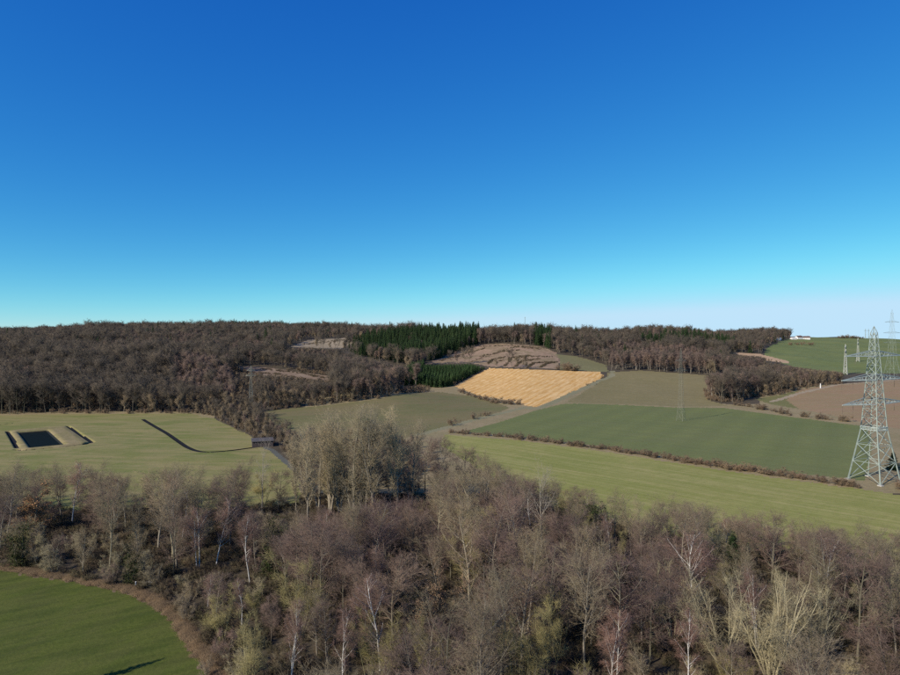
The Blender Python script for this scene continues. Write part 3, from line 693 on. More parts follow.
KIND['bramble'] = [make_tree(160 + i, 2.0, 0.03, stems=12, spread=1.4, clear=0.05, n1=40, a1=50, l1=0.4, shape='even', up1=-0.3, n2=60, n3=0, ntw=700, tw=(0.3, 0.7), twr=0.02, twig='bramble', bark='bark_dark', name='bramble', far=True) for i in range(3)]
def make_tuft(seed):
    r = np.random.default_rng(seed); n = 260
    p = r.normal(0, 0.45, (n, 3)) * [1, 1, 0]; d = norm(r.normal(0, .45, (n, 3)) + [0, 0, 1.0])
    T = (np.stack([p, p + d * r.uniform(0.35, 0.9, (n, 1))], 1), np.full(n, 0.02), np.full(n, 0.001))
    V, q = tubes(T, 3, cone=True)
    return {'mesh': fast_mesh('tuft', V, [q], [M['dry_grass']]), 'H': 0.8}
KIND['tuft'] = [make_tuft(170), make_tuft(171)]

def plant(kind, x, y, h, label, cat, group=None, name=None, var=None, rz=None, lean=None, wide=1.0):
    ks = KIND[kind]; k = ks[(rng.integers(len(ks)) if var is None else var)]
    s = h / k['H']; rz = rng.uniform(0, 6.283) if rz is None else rz
    tilt = (rng.normal(0, 0.035), rng.normal(0, 0.035), rz) if lean is None else (lean[0], lean[1], rz)
    z = float(terrain(x, y)); nm = name or kind + '_tree'; S = (s * wide, s * wide, s)
    if 'mesh' in k:
        return obj(nm, k['mesh'], None, (x, y, z), tilt, S, label=label, category=cat, group=group)
    e = obj(nm, None, None, (x, y, z), tilt, S, label=label, category=cat, group=group)
    e.empty_display_size = 0.5
    obj('trunk', k['trunk'], e); obj('crown', k['crown'], e)
    return e

def scatter(name, X, Y, scl, kind, label, group=None):
    n = len(X)
    if not n: return
    coll = bpy.data.collections.new(name + '_kinds')
    for i, k in enumerate(KIND[kind]):
        coll.objects.link(bpy.data.objects.new('%s_kind_%d' % (name, i), k['mesh']))
    me = bpy.data.meshes.new(name)
    me.vertices.add(n); me.vertices.foreach_set('co', np.stack([X, Y, terrain(X, Y)], -1).astype(np.float32).ravel())
    for an, ty, v in (('rz', 'FLOAT', rng.uniform(0, 6.283, n)), ('sc', 'FLOAT', scl), ('ix', 'INT', rng.integers(0, len(KIND[kind]), n))):
        at = me.attributes.new(an, ty, 'POINT'); at.data.foreach_set('value', np.asarray(v, np.int32 if ty == 'INT' else np.float32))
    o = obj(name, me); o['kind'] = 'stuff'; o['label'] = label
    ng = bpy.data.node_groups.new(name, 'GeometryNodeTree')
    ng.interface.new_socket('Geometry', in_out='INPUT', socket_type='NodeSocketGeometry')
    ng.interface.new_socket('Geometry', in_out='OUTPUT', socket_type='NodeSocketGeometry')
    N, L = ng.nodes, ng.links
    gi, go = N.new('NodeGroupInput'), N.new('NodeGroupOutput')
    ci = N.new('GeometryNodeCollectionInfo'); ci.inputs['Collection'].default_value = coll
    ci.inputs['Separate Children'].default_value = True; ci.inputs['Reset Children'].default_value = True
    ip = N.new('GeometryNodeInstanceOnPoints'); ip.inputs['Pick Instance'].default_value = True
    def attr(nm, ty):
        a = N.new('GeometryNodeInputNamedAttribute'); a.data_type = ty; a.inputs['Name'].default_value = nm
        return a.outputs['Attribute']
    cx = N.new('ShaderNodeCombineXYZ'); L.new(attr('rz', 'FLOAT'), cx.inputs[2])
    sx = N.new('ShaderNodeCombineXYZ'); s = attr('sc', 'FLOAT')
    for i in range(3): L.new(s, sx.inputs[i])
    L.new(gi.outputs[0], ip.inputs['Points']); L.new(ci.outputs[0], ip.inputs['Instance']); L.new(attr('ix', 'INT'), ip.inputs['Instance Index'])
    L.new(cx.outputs[0], ip.inputs['Rotation']); L.new(sx.outputs[0], ip.inputs['Scale']); L.new(ip.outputs[0], go.inputs[0])
    md = o.modifiers.new('scatter', 'NODES'); md.node_group = ng
    return o

# ------------------------------------------------------------------ the near wood
OUT = np.array([(-400, 470), (0, 470), (60, 466), (100, 463), (140, 480), (175, 464), (215, 474), (232, 462), (248, 458), (262, 461), (278, 466), (292, 462), (310, 450), (330, 440), (415, 436), (440, 436), (470, 445), (500, 465), (560, 480), (620, 492), (680, 500), (720, 510), (770, 522), (800, 522), (900, 530), (1300, 560)], float)
def outline(px): return np.interp(px, OUT[:, 0], OUT[:, 1])
def px_of(x, y): return 450 + FPX * x / y
def top_spot(px, py, h):
    Y = (EYE - h) * FPX / (py - 337.5); return (px - 450) / FPX * Y, Y
placed = []
def free(x, y, d):
    return all((x - a) ** 2 + (y - b) ** 2 > d * d for a, b, _ in placed)
def near_class_ok(x, y):
    c = int(class_at(np.array([x]), np.array([y]))[0]); return c == 0
# the trees that stand out: kind, pixel of the crown top, height, label, variant, lean
NOTABLE = [
    ('poplar', 308, 422, 27, 'tan poplar at the end of the poplar clump beside the lane', 0, (0, 0), 0.9),
    ('poplar', 330, 408, 30, 'tall tan poplar second from the lane in the poplar clump', 1, (0, 0), 1.1),
    ('poplar', 352, 402, 32, 'tallest tan poplar in the middle of the clump', 2, (0, 0), 1.1),
    ('poplar', 376, 402, 32, 'tall tan poplar right of the tallest one in the clump', 1, (0, 0), 1.15),
    ('poplar', 397, 408, 30, 'tall tan poplar beside the dark purple alders', 0, (0, 0), 1.0),
    ('poplar', 364, 420, 27, 'shorter forked tan poplar in the front middle of the clump', 2, (0, 0), 1.2),
    ('poplar', 340, 430, 24, 'shorter tan poplar in front of the clump near the lane', 1, (0, 0), 1.1),
    ('poplar', 411, 417, 27, 'tan poplar at the purple alder end of the clump', 2, (0, 0), 0.9),
    ('poplar', 318, 417, 27, 'tan poplar behind the lane end of the clump', 2, (0, 0), 1.1),
    ('poplar', 296, 436, 22, 'slender tan poplar nearest the dark shed', 0, (0, 0), 0.75),
    ('alder', 425, 432, 20, 'dark purple alder just right of the poplar clump', 0, None, 1.1),
    ('alder', 445, 436, 19, 'dark purple alder second right of the poplar clump', 1, None, 1.1),
    ('alder', 465, 446, 17, 'dark purple alder by the end of the striped meadow', 2, None, 1.1),
    ('rusty', 34, 479, 14, 'bright orange tree with dry leaves in the wood below the pond', 0, None, 1.25),
    ('rusty', 439, 556, 12, 'conical orange brown tree in the middle of the wood', 1, None, 0.9),
    ('rusty', 424, 576, 10, 'smaller orange brown tree beside the conical one', 1, None, 1.0),
    ('rusty', 462, 562, 11, 'russet brown tree with dry leaves among purple alders', 1, None, 0.9),
    ('birch', 72, 461, 17, 'white stemmed birch standing above the wood next to orange tree', 0, (0, 0), 1.0),
    ('birch', 198, 500, 15, 'pale birch with crooked white stem behind the meadow corner', 1, (0.05, -0.02), 1.0),
    ('birch', 216, 498, 15, 'pale birch with curved stem right of the crooked birch', 0, (0.02, 0.12), 1.0),
    ('birch', 250, 505, 16, 'leaning white birch before a dark ivy tree', 2, (-0.02, 0.22), 0.9),
    ('birch', 290, 595, 13, 'forked bright white birch near the bottom of the picture', 1, (0, 0), 0.9),
    ('birch', 343, 607, 13, 'thin white birch with reddish twigs at the bottom of the picture', 0, (0.02, 0.05), 0.8),
    ('birch', 612, 600, 14, 'reddish purple birch with white forked limbs at the bottom', 1, (0, 0), 1.0),
    ('birch', 688, 612, 13, 'reddish birch with thin white stem in front of the great grey sallow', 2, (0, 0), 1.0),
    ('pale', 541, 476, 19, 'pale bare tree with a light grey trunk rising in mid wood', 0, (0, 0), 0.9),
    ('pale', 262, 448, 18, 'slender pale trunk tree beside the lane below the shed', 0, (0, 0), 0.7),
    ('sallow', 770, 550, 19, 'great grey green many stemmed sallow filling the lower right', 0, (0, 0), 1.15),
    ('sallow', 722, 560, 16, 'grey green sallow just left of the great sallow', 1, (0, 0), 1.0),
    ('sallow', 812, 566, 15, 'grey green sallow just right of the great sallow', 0, (0, 0), 1.0),
    ('willow', 522, 616, 13, 'yellow green willow at the bottom centre', 0, (0, 0), 1.0),
    ('willow', 546, 585, 15, 'tall yellow green willow with bright upright stems', 1, (0, 0), 0.8),
    ('willow', 372, 602, 13, 'mossy yellow green willow left of bottom centre', 2, (0, 0), 1.0),
    ('willow', 248, 612, 12, 'mossy olive willow beside the end of the bright meadow', 0, (0, 0), 1.0),
    ('willow', 300, 543, 16, 'golden olive willow in the mid wood above the forked birch', 1, (0, 0), 0.9),
    ('ivy', 268, 505, 15, 'dark ivy covered tree beside the leaning birch', 0, (0, 0), 1.1),
    ('ivy', 596, 487, 16, 'broad green ivy covered tree near the striped meadow', 0, (0, 0), 1.5),
    ('ivy', 20, 512, 12, 'dark ivy covered tree below the orange tree', 0, (0, 0), 1.2),
    ('ivy', 130, 535, 10, 'low ivy covered tree near the bright meadow edge', 0, (0, 0), 1.2),
    ('spruce_near', 733, 532, 9, 'small dark green spruce near the striped meadow edge', 0, (0, 0), 1.1),
    ('alder', 828, 530, 17, 'reddish purple alder behind the great sallow at right', 1, (0, 0), 1.2),
    ('alder', 772, 512, 15, 'purple alder standing against the striped meadow', 2, (0, 0), 1.2),
    ('alder', 748, 509, 14, 'reddish alder next to the purple one against the meadow', 0, (0, 0), 0.9),
    ('hazel', 205, 655, 3.5, 'small bare bush standing alone in the bright meadow', 0, (0, 0), 0.9),
]
CATN = {'poplar': 'poplar', 'alder': 'alder', 'rusty': 'tree', 'birch': 'birch', 'pale': 'tree', 'sallow': 'sallow', 'willow': 'willow', 'ivy': 'ivy tree', 'spruce_near': 'spruce', 'hazel': 'bush', 'ash': 'ash'}
NAMEN = {'poplar': 'poplar_tree', 'alder': 'alder_tree', 'rusty': 'russet_tree', 'birch': 'birch_tree', 'pale': 'pale_tree', 'sallow': 'sallow_tree', 'willow': 'willow_tree', 'ivy': 'ivy_tree', 'spruce_near': 'spruce_tree', 'hazel': 'hazel_bush', 'ash': 'ash_tree'}
for kind, px, py, h, label, var, lean, wide in NOTABLE:
    x, y = top_spot(px, py, h)
    plant(kind, x, y, h, label, CATN[kind], None, NAMEN[kind], var, lean=lean, wide=wide)
    placed.append((x, y, h))
# tree outside the frame whose long shadow lies across the bright meadow
plant('far_spruce', -65.5, 79.8, 18, 'spruce at the side of the bright meadow throwing a long shadow', 'spruce', None, 'spruce_tree', 0, lean=(0, 0))

ADJ = {'alder': 'purple brown alder', 'ash': 'grey brown ash tree', 'willow': 'yellow olive willow', 'sallow': 'grey green sallow', 'birch': 'white stemmed birch',
       'hazel': 'low bare hazel bush', 'ivy': 'dark ivy covered tree', 'rusty': 'russet leaved tree', 'pale': 'pale trunked bare tree'}
def zone_name(x, y, px, dm):
    if dm < 9: return 'along the edge of the bright meadow'
    if px < 130: return 'in the wood below the pond' if y > 150 else 'between the pond wood and bright meadow'
    if px < 245: return 'in the wood below the long ditch' if y > 150 else 'behind the tip of the bright meadow'
    if px < 330: return 'near the lane and the poplar clump' if y > 135 else 'round the forked white birch' if y < 100 else 'round the leaning birch and ivy tree'
    if px < 470: return 'at the foot of the poplar clump' if y > 135 else 'round the yellow green bottom willows' if y < 88 else 'in the purple thicket below the poplars'
    if px < 640: return 'against the narrow end of the striped meadow' if y > 128 else 'round the reddish bottom birch' if y < 88 else 'in mid wood round the pale trunked tree'
    if px < 850: return 'against the wide part of the striped meadow' if y > 112 else 'round the great grey sallow'
    return 'in the wood corner below the big pylon'
cands = []
for y in np.arange(50, 200, 2.8):
    for x in np.arange(-0.86 * y, 1.08 * y, 2.8):
        cands.append((x + rng.uniform(-1.5, 1.5), y + rng.uniform(-1.5, 1.5)))
rng.shuffle(cands)
cl = class_at(np.array([c[0] for c in cands]), np.array([c[1] for c in cands]))
fields_ok = {0, CLS['striped_meadow'], CLS['pond_meadow']}
nm = line_sd(np.array([c[0] for c in cands]), np.array([c[1] for c in cands]), NM_EDGE)
und_x, und_y = [], []
count = {}
for (x, y), c, dm in zip(cands, cl, nm):
    px = px_of(x, y)
    if c not in (0, CLS['pond_meadow'], CLS['striped_meadow']): continue
    lim = EYE - (outline(px) + 2 - 337.5) * y / FPX
    if 262 < px < 290 and y > 186: continue
    if c != 0 and y > (188 if px < 300 else 165): continue
    if lim < 3.5: continue
    n = math.sin(x / 19 + 1.1) + math.sin(y / 14 + x / 33)      # patches of one kind
    edge = dm < 3.5
    q = rng.random()
    if px < 240: wts = dict(ash=6, alder=1.6, birch=.3, hazel=1.5, willow=.5, ivy=.35)
    elif px < 470: wts = dict(alder=4.6, ash=2.6, willow=.8, birch=.22, hazel=1, ivy=.2, rusty=.12)
    elif px < 640: wts = dict(alder=2.3, ash=3.0, willow=1.2, sallow=1, birch=.25, hazel=1, ivy=.25, rusty=.2)
    else: wts = dict(sallow=1.8, alder=2.4, ash=2.2, willow=.7, birch=.2, hazel=1, ivy=.15)
    if n > 0.6: wts['alder'] *= 2.2
    if n < -0.6: wts['willow'] = wts.get('willow', 1) * 2; wts['ash'] *= 1.6
    if edge: wts = dict(hazel=5, ash=1, alder=.6, willow=.6)
    ks = list(wts); pr = np.array([wts[k] for k in ks]); kind = ks[rng.choice(len(ks), p=pr / pr.sum())]
    h = {'alder': 15, 'ash': 15.5, 'willow': 12.5, 'sallow': 12.5, 'birch': 15, 'hazel': 5.5, 'ivy': 11, 'rusty': 10}[kind] * rng.uniform(0.72, 1.25)
    if px < 240 or y > 140: h *= 0.95
    sep = {'alder': 4.6, 'ash': 4.8, 'willow': 5.2, 'sallow': 6.2, 'birch': 4.0, 'hazel': 3.2, 'ivy': 5, 'rusty': 4}[kind]
    if edge and kind != 'hazel': h = min(h, 10)
    if h > lim:
        if lim > 7: h = lim * rng.uniform(0.86, 1.0)
        elif lim > 3.5: kind = 'hazel'; h = min(lim, 5.0); sep = 3.6
    # keep the notable trees in view: nothing tall right in front of them
    if not free(x, y, sep): continue
    blocked = False
    for (nk, npx, npy, nh, *_r), (ax, ay, ah) in zip(NOTABLE, placed):
        tol, see = {'poplar': (12, 80), 'birch': (13, 72), 'sallow': (34, 85), 'willow': (20, 55), 'rusty': (17, 38), 'alder': (12, 30), 'pale': (8, 62), 'ivy': (14, 26), 'spruce_near': (10, 22), 'hazel': (20, 20)}[nk]
        if y < ay and abs(px - npx) < tol + 1200 / y and ay - y < 48:
            if 337.5 + (EYE - h) * FPX / y < npy + see:
                h = EYE - (npy + see - 337.5) * y / FPX; blocked = True
    if blocked and h < 6:
        if h < 2.5: continue
        kind, h, sep = 'hazel', min(h, 5.0), 3.0
    placed.append((x, y, h))
    if count.get(kind, 0) >= 295: continue
    count[kind] = count.get(kind, 0) + 1
    zn = zone_name(x, y, px, dm)
    size = '' if kind == 'hazel' else 'tall ' if h > 15 else 'short ' if h < 10.5 else 'medium '
    wd = rng.uniform(0.9, 1.35)
    size = ('broad ' if wd > 1.2 else 'slender ' if wd < 1.02 else '') + size
    plant(kind, x, y, h, (size + ADJ[kind] + ' ' + zn), CATN[kind], NAMEN[kind].replace('_', ' ').replace('bush', 'bushe') + 's ' + zn, NAMEN[kind], wide=wd, var=1 if kind == 'rusty' else None)
print('near wood', count)
# undergrowth
UX = rng.uniform(-0.86, 1.08, 10000); UY = np.sqrt(rng.uniform(50 ** 2, 196 ** 2, 10000)); UX = UX * UY
c = class_at(UX, UY); dm = line_sd(UX, UY, NM_EDGE)
lim = EYE - (outline(px_of(UX, UY)) - 337.5) * UY / FPX
ok = (c == 0) & (lim > 2.5)
scatter('undergrowth', UX[ok], UY[ok], rng.uniform(0.5, 1.1, ok.sum()), 'bramble', 'brown bramble and brushwood undergrowth in the near wood')
n = 1500; t = rng.random(n) * (len(NM_EDGE) - 1); i = t.astype(int); f = t - i
E = np.array(NM_EDGE); ex = E[i, 0] * (1 - f) + E[i + 1, 0] * f + rng.normal(0, 0.5, n); ey = E[i, 1] * (1 - f) + E[i + 1, 1] * f + rng.normal(0, 0.5, n)
scatter('dry_grass', ex, ey, rng.uniform(0.45, 1.0, n), 'tuft', 'tan dry grass along the bright meadow edge')

# ------------------------------------------------------------------ hillside woods
ZONES = {k: area(v) for k, v in {
    'spruce': [(346, 352), (375, 359), (405, 364), (435, 360), (452, 353), (478, 344), (480, 336), (440, 335), (400, 336), (370, 338), (352, 345)],
    'spruce2': [(533, 345.5), (550, 349), (552, 339), (536, 338.5)],
    'spruce3': [(640, 352), (665, 354), (668, 348), (645, 346)],
    'spruce4': [(660, 347), (735, 351), (740, 345), (665, 341)],
    'spruce5': [(82, 333), (103, 333), (103, 331.5), (82, 331.5)],
    'spruce6': [(232, 331.5), (288, 331.5), (288, 330), (232, 330)],
    'young': [(406, 386), (440, 388), (452, 386), (490, 367.5), (470, 365), (430, 366), (404, 372)],
    'purple': [(605, 370), (700, 375), (715, 366), (690, 358), (640, 358), (605, 364)],
    'purple2': [(175, 395), (235, 405), (240, 380), (200, 368), (175, 372)],
    'purple3': [(705, 398), (735, 404), (765, 395), (760, 375), (720, 370)],
    'tan': [(760, 398), (835, 384), (840, 374), (800, 366), (760, 372)],
    'scrub': [(235, 412), (300, 404), (330, 398), (330, 382), (262, 377), (235, 376)],
    'band': [(180, 412.6), (196, 413.6), (215, 418.5), (240, 430), (262, 440), (283, 452), (300, 474), (316, 490), (420, 490), (420, 450), (400, 441), (300, 441), (262, 411.5), (235, 409), (200, 408)],
}.items()}
Y = 198.0; fx, fy = [], []
while Y < 1750:
    s = 6.3 if Y < 650 else 7.5 if Y < 1000 else 9.5
    xs = np.arange(-0.92 * Y, 0.92 * Y, s)
    fx.append(xs + rng.uniform(-.5, .5, len(xs)) * s); fy.append(np.full(len(xs), Y) + rng.uniform(-.5, .5, len(xs)) * s); Y += s
yb0, yb1 = ZONES['young'].min(0), ZONES['young'].max(0)
yx, yy_ = np.meshgrid(np.arange(yb0[0], yb1[0], 3.2), np.arange(yb0[1], yb1[1], 3.2)); yx = yx.ravel() + rng.uniform(-1, 1, yx.size); yy_ = yy_.ravel() + rng.uniform(-1, 1, yy_.size)
m = inside(ZONES['young'], yx, yy_); fx.append(yx[m]); fy.append(yy_[m])
fx = np.concatenate(fx); fy = np.concatenate(fy)
c = class_at(fx, fy, False)
keep = c == 0
for k in range(8):
    a = k * math.pi / 4
    cc2 = class_at(fx + 3.5 * math.cos(a), fy + 3.5 * math.sin(a), False)
    bad = (cc2 != 0) & (fy > 400) & ~inside(ZONES['band'], fx, fy)
    keep &= ~bad
band = inside(ZONES['band'], fx, fy)
keep &= (fy > 405) | band
ppx = px_of(fx, fy)
gz = terrain(fx, fy)
gpy = 337.5 + (EYE - gz) * FPX / fy
# open ground along field edges and below the big pylon stays without trees
keep &= ~((ppx > 610) & (ppx < 990) & (fy < 470))
keep &= ~((ppx > 842) & (gpy > 366) & (fy < 900))
keep &= ~((ppx > 790) & (gpy < 347) & (fy > 1150))
keep &= ~((ppx > 430) & (ppx < 620) & (gpy > 388))
keep &= ~((ppx > 744) & (ppx < 860) & (gpy > 398))
# hidden behind a ridge?
vis = np.ones(len(fx), bool)
top = gz + 17
for t in np.linspace(0.25, 0.985, 60):
    hz = EYE + (top - EYE) * t
    vis &= base_z(fx * t, fy * t) < hz + 1.0
keep &= vis
fx, fy, ppx, gpy, gz = fx[keep], fy[keep], ppx[keep], gpy[keep], gz[keep]
kinds = np.full(len(fx), 'far', object)
patch = np.sin(fx / 55 + 2) + np.sin(fy / 70 + fx / 90) + 0.6 * np.sin(fx / 23 - fy / 31)
rnd = rng.random(len(fx))
kinds[(patch > 0.5) & (rnd < 0.6)] = 'far_purple'
kinds[(patch < -0.7) & (rnd < 0.3)] = 'far_tan'
kinds[(ppx > 165) & (rnd < 0.22)] = 'far_purple'
kinds[(ppx > 165) & (rnd > 0.86)] = 'far_tan'
kinds[(patch < -1.2) & (rnd < 0.35)] = 'far_tan'
kinds[(rnd > 0.985) & (fy > 750)] = 'far_spruce'
for zn, kd, prob in (('spruce', 'far_spruce', .99), ('spruce2', 'far_spruce', .95), ('spruce3', 'far_spruce', .95), ('spruce4', 'far_spruce', .6), ('spruce5', 'far_spruce', .9), ('spruce6', 'far_spruce', .7),
                     ('young', 'young_spruce', 1.0), ('purple', 'far_purple', .85), ('purple2', 'far_purple', .8), ('purple3', 'far_purple', .7), ('tan', 'far_tan', .45), ('scrub', 'far_tan', .4), ('band', 'far_tan', .5)):
    m = inside(ZONES[zn], fx, fy) & (rng.random(len(fx)) < prob)
    kinds[m] = kd
hs = np.select([kinds == 'far', kinds == 'far_purple', kinds == 'far_tan', kinds == 'far_spruce'], [18.5, 15.5, 12, 22], 9.0) * rng.uniform(0.75, 1.2, len(fx))
spz = inside(ZONES['spruce'], fx, fy); hs[spz] *= np.interp(ppx[spz], [345, 400, 440, 480], [0.55, 0.8, 1.0, 1.1])
hs[inside(ZONES['scrub'], fx, fy)] *= 0.55
hs[inside(ZONES['band'], fx, fy)] *= 0.5
inb = inside(ZONES['band'], fx, fy)
hs *= 1 + 0.22 * np.sin(fx / 61 + fy / 97) * np.sin(fy / 53 - fx / 120) + 0.12 * np.sin(fx / 17) * np.sin(fy / 19)
# open ground seen over the trees before it: the trees there are lower
for line in ([(284, 348), (310, 348), (345, 350), (354, 347)], [(230, 372), (262, 374), (334, 382)], [(728, 354), (760, 357), (792, 364)], [(764, 362), (800, 368), (852, 374)], [(-300, 329), (0, 328), (34, 327), (70, 323), (110, 316)], [(424, 365), (470, 364), (490, 368)], [(340, 352), (375, 361), (408, 367)], [(398, 386), (440, 388), (456, 387)], [(555, 367), (610, 371)]):
    la = np.array(line, float); m = (ppx > la[0, 0]) & (ppx < la[-1, 0])
    lp = np.interp(ppx, la[:, 0], la[:, 1]); m &= gpy > lp
    cap = (gpy - lp) * fy / FPX + 0.5
    hs = np.where(m, np.minimum(hs, cap * rng.uniform(.8, 1.05, len(fx))), hs)
ok_ = hs > 2.5
fx, fy, ppx, gpy, gz, kinds, hs, inb = (v[ok_] for v in (fx, fy, ppx, gpy, gz, kinds, hs, inb))
WOODN = {'far': ('hillside_tree', 'bare grey brown tree', 'tree'), 'far_purple': ('birch_tree', 'purple brown birch', 'birch'), 'far_tan': ('scrub_tree', 'tan bare scrub tree', 'tree'),
         'far_spruce': ('spruce_tree', 'dark green spruce', 'spruce'), 'young_spruce': ('young_spruce', 'young green spruce', 'spruce')}
def far_zone(px, py):
    if inz: return ''
WZ = [(-999, 25, 'behind the left part of the pond'), (25, 70, 'behind the right part of the pond'), (70, 110, 'behind the meadow just right of the pond'), (110, 150, 'behind the meadow just left of the long ditch'), (150, 190, 'behind the top of the long ditch'), (190, 240, 'behind the meadow corner right of the long ditch'), (240, 262, 'round the foot of the lattice pylon'), (262, 300, 'above the left tip of the olive hill field'), (300, 345, 'above the olive hill field'),
      (345, 410, 'behind the crest of the olive hill field'), (410, 500, 'above the golden straw field'), (500, 610, 'above the felled hillside'), (610, 705, 'behind the olive brown field'),
      (705, 770, 'at the corner of the dark green crop'), (770, 850, 'behind the brown ploughed field'), (850, 9999, 'on the far pasture hill')]
size = hs / fy
mass = np.ones(len(fx), bool)
for kd, lim in (('far', 260), ('far_purple', 150), ('far_tan', 150), ('far_spruce', 150), ('young_spruce', 110)):
    ii = np.nonzero((kinds == kd) & (np.abs(ppx - 450) < 460))[0]
    # front trees: those with the fewest trees close before them and the largest in view
    order = ii[np.argsort(-(size[ii] + 0.00004 * (gpy[ii] - 337)))][:lim]
    nm_, adj, cat = WOODN[kd]
    for j in order:
        mass[j] = False
        z = next(t for a, b, t in WZ if a <= ppx[j] < b)
        if inb[j]: z = 'in the scrub belt beside the dark shed'
        sz_ = 'tall ' if hs[j] > 1.12 * KIND[kd][0]['H'] else 'low ' if hs[j] < 0.85 * KIND[kd][0]['H'] else ''
        plant(kd, fx[j], fy[j], hs[j], sz_ + adj + ' ' + z, cat, nm_.replace('_', ' ') + 's ' + z, nm_)
    r = (kinds == kd) & mass
    scatter({'far': 'hillside_forest', 'far_purple': 'birch_forest', 'far_tan': 'scrub_forest', 'far_spruce': 'spruce_forest', 'young_spruce': 'young_spruce_forest'}[kd], fx[r], fy[r],
            hs[r] / KIND[kd][0]['H'], kd, {'far': 'grey brown leafless forest covering the far hillsides', 'far_purple': 'purple brown birch forest on the far hills', 'far_tan': 'tan scrub wood on the far hills',
            'far_spruce': 'dark spruce forest on the far hill', 'young_spruce': 'dense young spruce plantation left of the golden field'}[kd])
print('far wood', len(fx))
# bushes under the edges of the hillside woods
hx = rng.uniform(-0.8, 0.8, 16000); hy = np.sqrt(rng.uniform(200 ** 2, 640 ** 2, 16000)); hx = hx * hy
hp = px_of(hx, hy); hq = 337.5 + (EYE - base_z(hx, hy)) * FPX / hy
inside_band = inside(ZONES['band'], hx, hy)
m = (class_at(hx, hy, False) == 0) & ((hy > 408) | inside_band) & ~((hp > 610) & (hy < 470)) & ~((hp > 842) & (hq > 366)) & ~((hp > 430) & (hp < 620) & (hq > 386)) & ~((hp > 744) & (hq > 398))
scatter('hillside_undergrowth', hx[m], hy[m], rng.uniform(0.5, 1.15, m.sum()), 'bush', 'brown leafless bushes under the hillside woods')

# brash rows and scrub on the felled hillside
bx, by = [], []
for pts in [[(470, 362), (500, 352), (520, 350)], [(480, 357), (515, 347), (540, 349)], [(505, 366), (512, 358), (530, 356)], [(515, 367), (522, 361), (540, 359)], [(528, 367.5), (534, 363), (552, 362)], [(540, 368), (546, 364), (557, 362)],
            [(500, 361), (520, 356), (552, 357)], [(480, 346.5), (510, 345.5), (545, 348.5)], [(488, 364), (492, 360), (505, 357)], [(440, 361), (465, 354), (485, 348)],
            [(300, 345), (325, 342), (345, 340)], [(262, 369), (300, 373), (325, 378)], [(240, 372), (275, 374), (310, 380)]]:
    for (a, b), (c_, d) in zip(pts[:-1], pts[1:]):
        for k in range(55):
            t = rng.random(); p = unproject(a + (c_ - a) * t + rng.normal(0, .8), b + (d - b) * t + rng.normal(0, .35)); bx.append(p[0]); by.append(p[1])
scatter('brash', np.array(bx), np.array(by), rng.uniform(0.35, 0.85, len(bx)), 'bramble', 'dark rows of felled branches on the cleared slopes')

# ------------------------------------------------------------------ hedges and single bushes
def hedge(pts, step, h, label, group, kind='bush', name='hedge_bush', jit=1.0):
    W = [unproject(*p) for p in pts]
    for (ax, ay), (bx_, by_) in zip(W[:-1], W[1:]):
        n = max(1, int(math.hypot(bx_ - ax, by_ - ay) / step))
        for k in range(n):
            t = (k + rng.uniform(0, 1)) / n
            plant(kind, ax + (bx_ - ax) * t + rng.normal(0, jit), ay + (by_ - ay) * t + rng.normal(0, jit), h * rng.uniform(0.6, 1.35), label, 'bush', group, name, wide=rng.uniform(1.2, 1.9))
hedge([(447, 432), (520, 438.5)], 1.7, 2.2, 'brown leafless bush in the narrow end of the long hedge', 'bushes in the narrow end of the long hedge')
hedge([(520, 438.5), (600, 448.5), (690, 463)], 1.35, 2.5, 'brown leafless bush in the middle of the long hedge', 'bushes in the middle of the long hedge')
hedge([(690, 463), (740, 470.5), (800, 479), (862, 487.5)], 1.25, 2.5, 'brown leafless bush in the long hedge near the big pylon', 'bushes in the long hedge near the pylon')
hedge([(896, 486), (925, 497)], 2.4, 3.6, 'dark brown bush at the end of the long hedge right of the pylon', 'bushes right of the pylon')
hedge([(458, 391), (478, 398), (497, 404)], 5.0, 3.2, 'grey brown bush in the row below the golden field', 'bushes below the golden field')
hedge([(497, 402), (513, 405)], 4.0, 4.2, 'tall bush near the lower tip of the golden field', 'bushes at the tip of the golden field')
hedge([(556, 369.5), (580, 371)], 5.0, 7.5, 'dark brown thicket bush above the golden field', 'thicket above the golden field', jit=2)
hedge([(738, 405), (790, 415), (850, 422)], 4.0, 3.6, 'brown bush along the far edge of the dark green crop', 'bushes along the far crop edge', jit=1.5)
hedge([(790, 345), (815, 345.5)], 14, 6, 'dark bush row on the green pasture hill', 'bush row on the pasture hill')
hedge([(840, 338.2), (862, 338.6)], 5, 8, 'grey bare bush in the clump on the skyline beside the far pylons', 'skyline clump', name='skyline_bush')
for px, py, h, lab in [(475, 419, 4.2, 'round russet bush beside the farm track, middle of three'), (487, 415.6, 4.0, 'round russet bush beside the farm track, farthest of three'), (453, 425.5, 4.5, 'round russet bush beside the farm track, nearest of three'),
                       (518, 404.8, 5.2, 'big grey bush at the lower tip of the golden field'), (893, 470, 7.0, 'dark evergreen bush behind the legs of the big pylon')]:
    x, y = unproject(px, py)
    plant('spruce_near' if 'evergreen' in lab else 'bush', x, y, h, lab, 'bush', None, 'evergreen_bush' if 'evergreen' in lab else 'track_bush', wide=1.5)

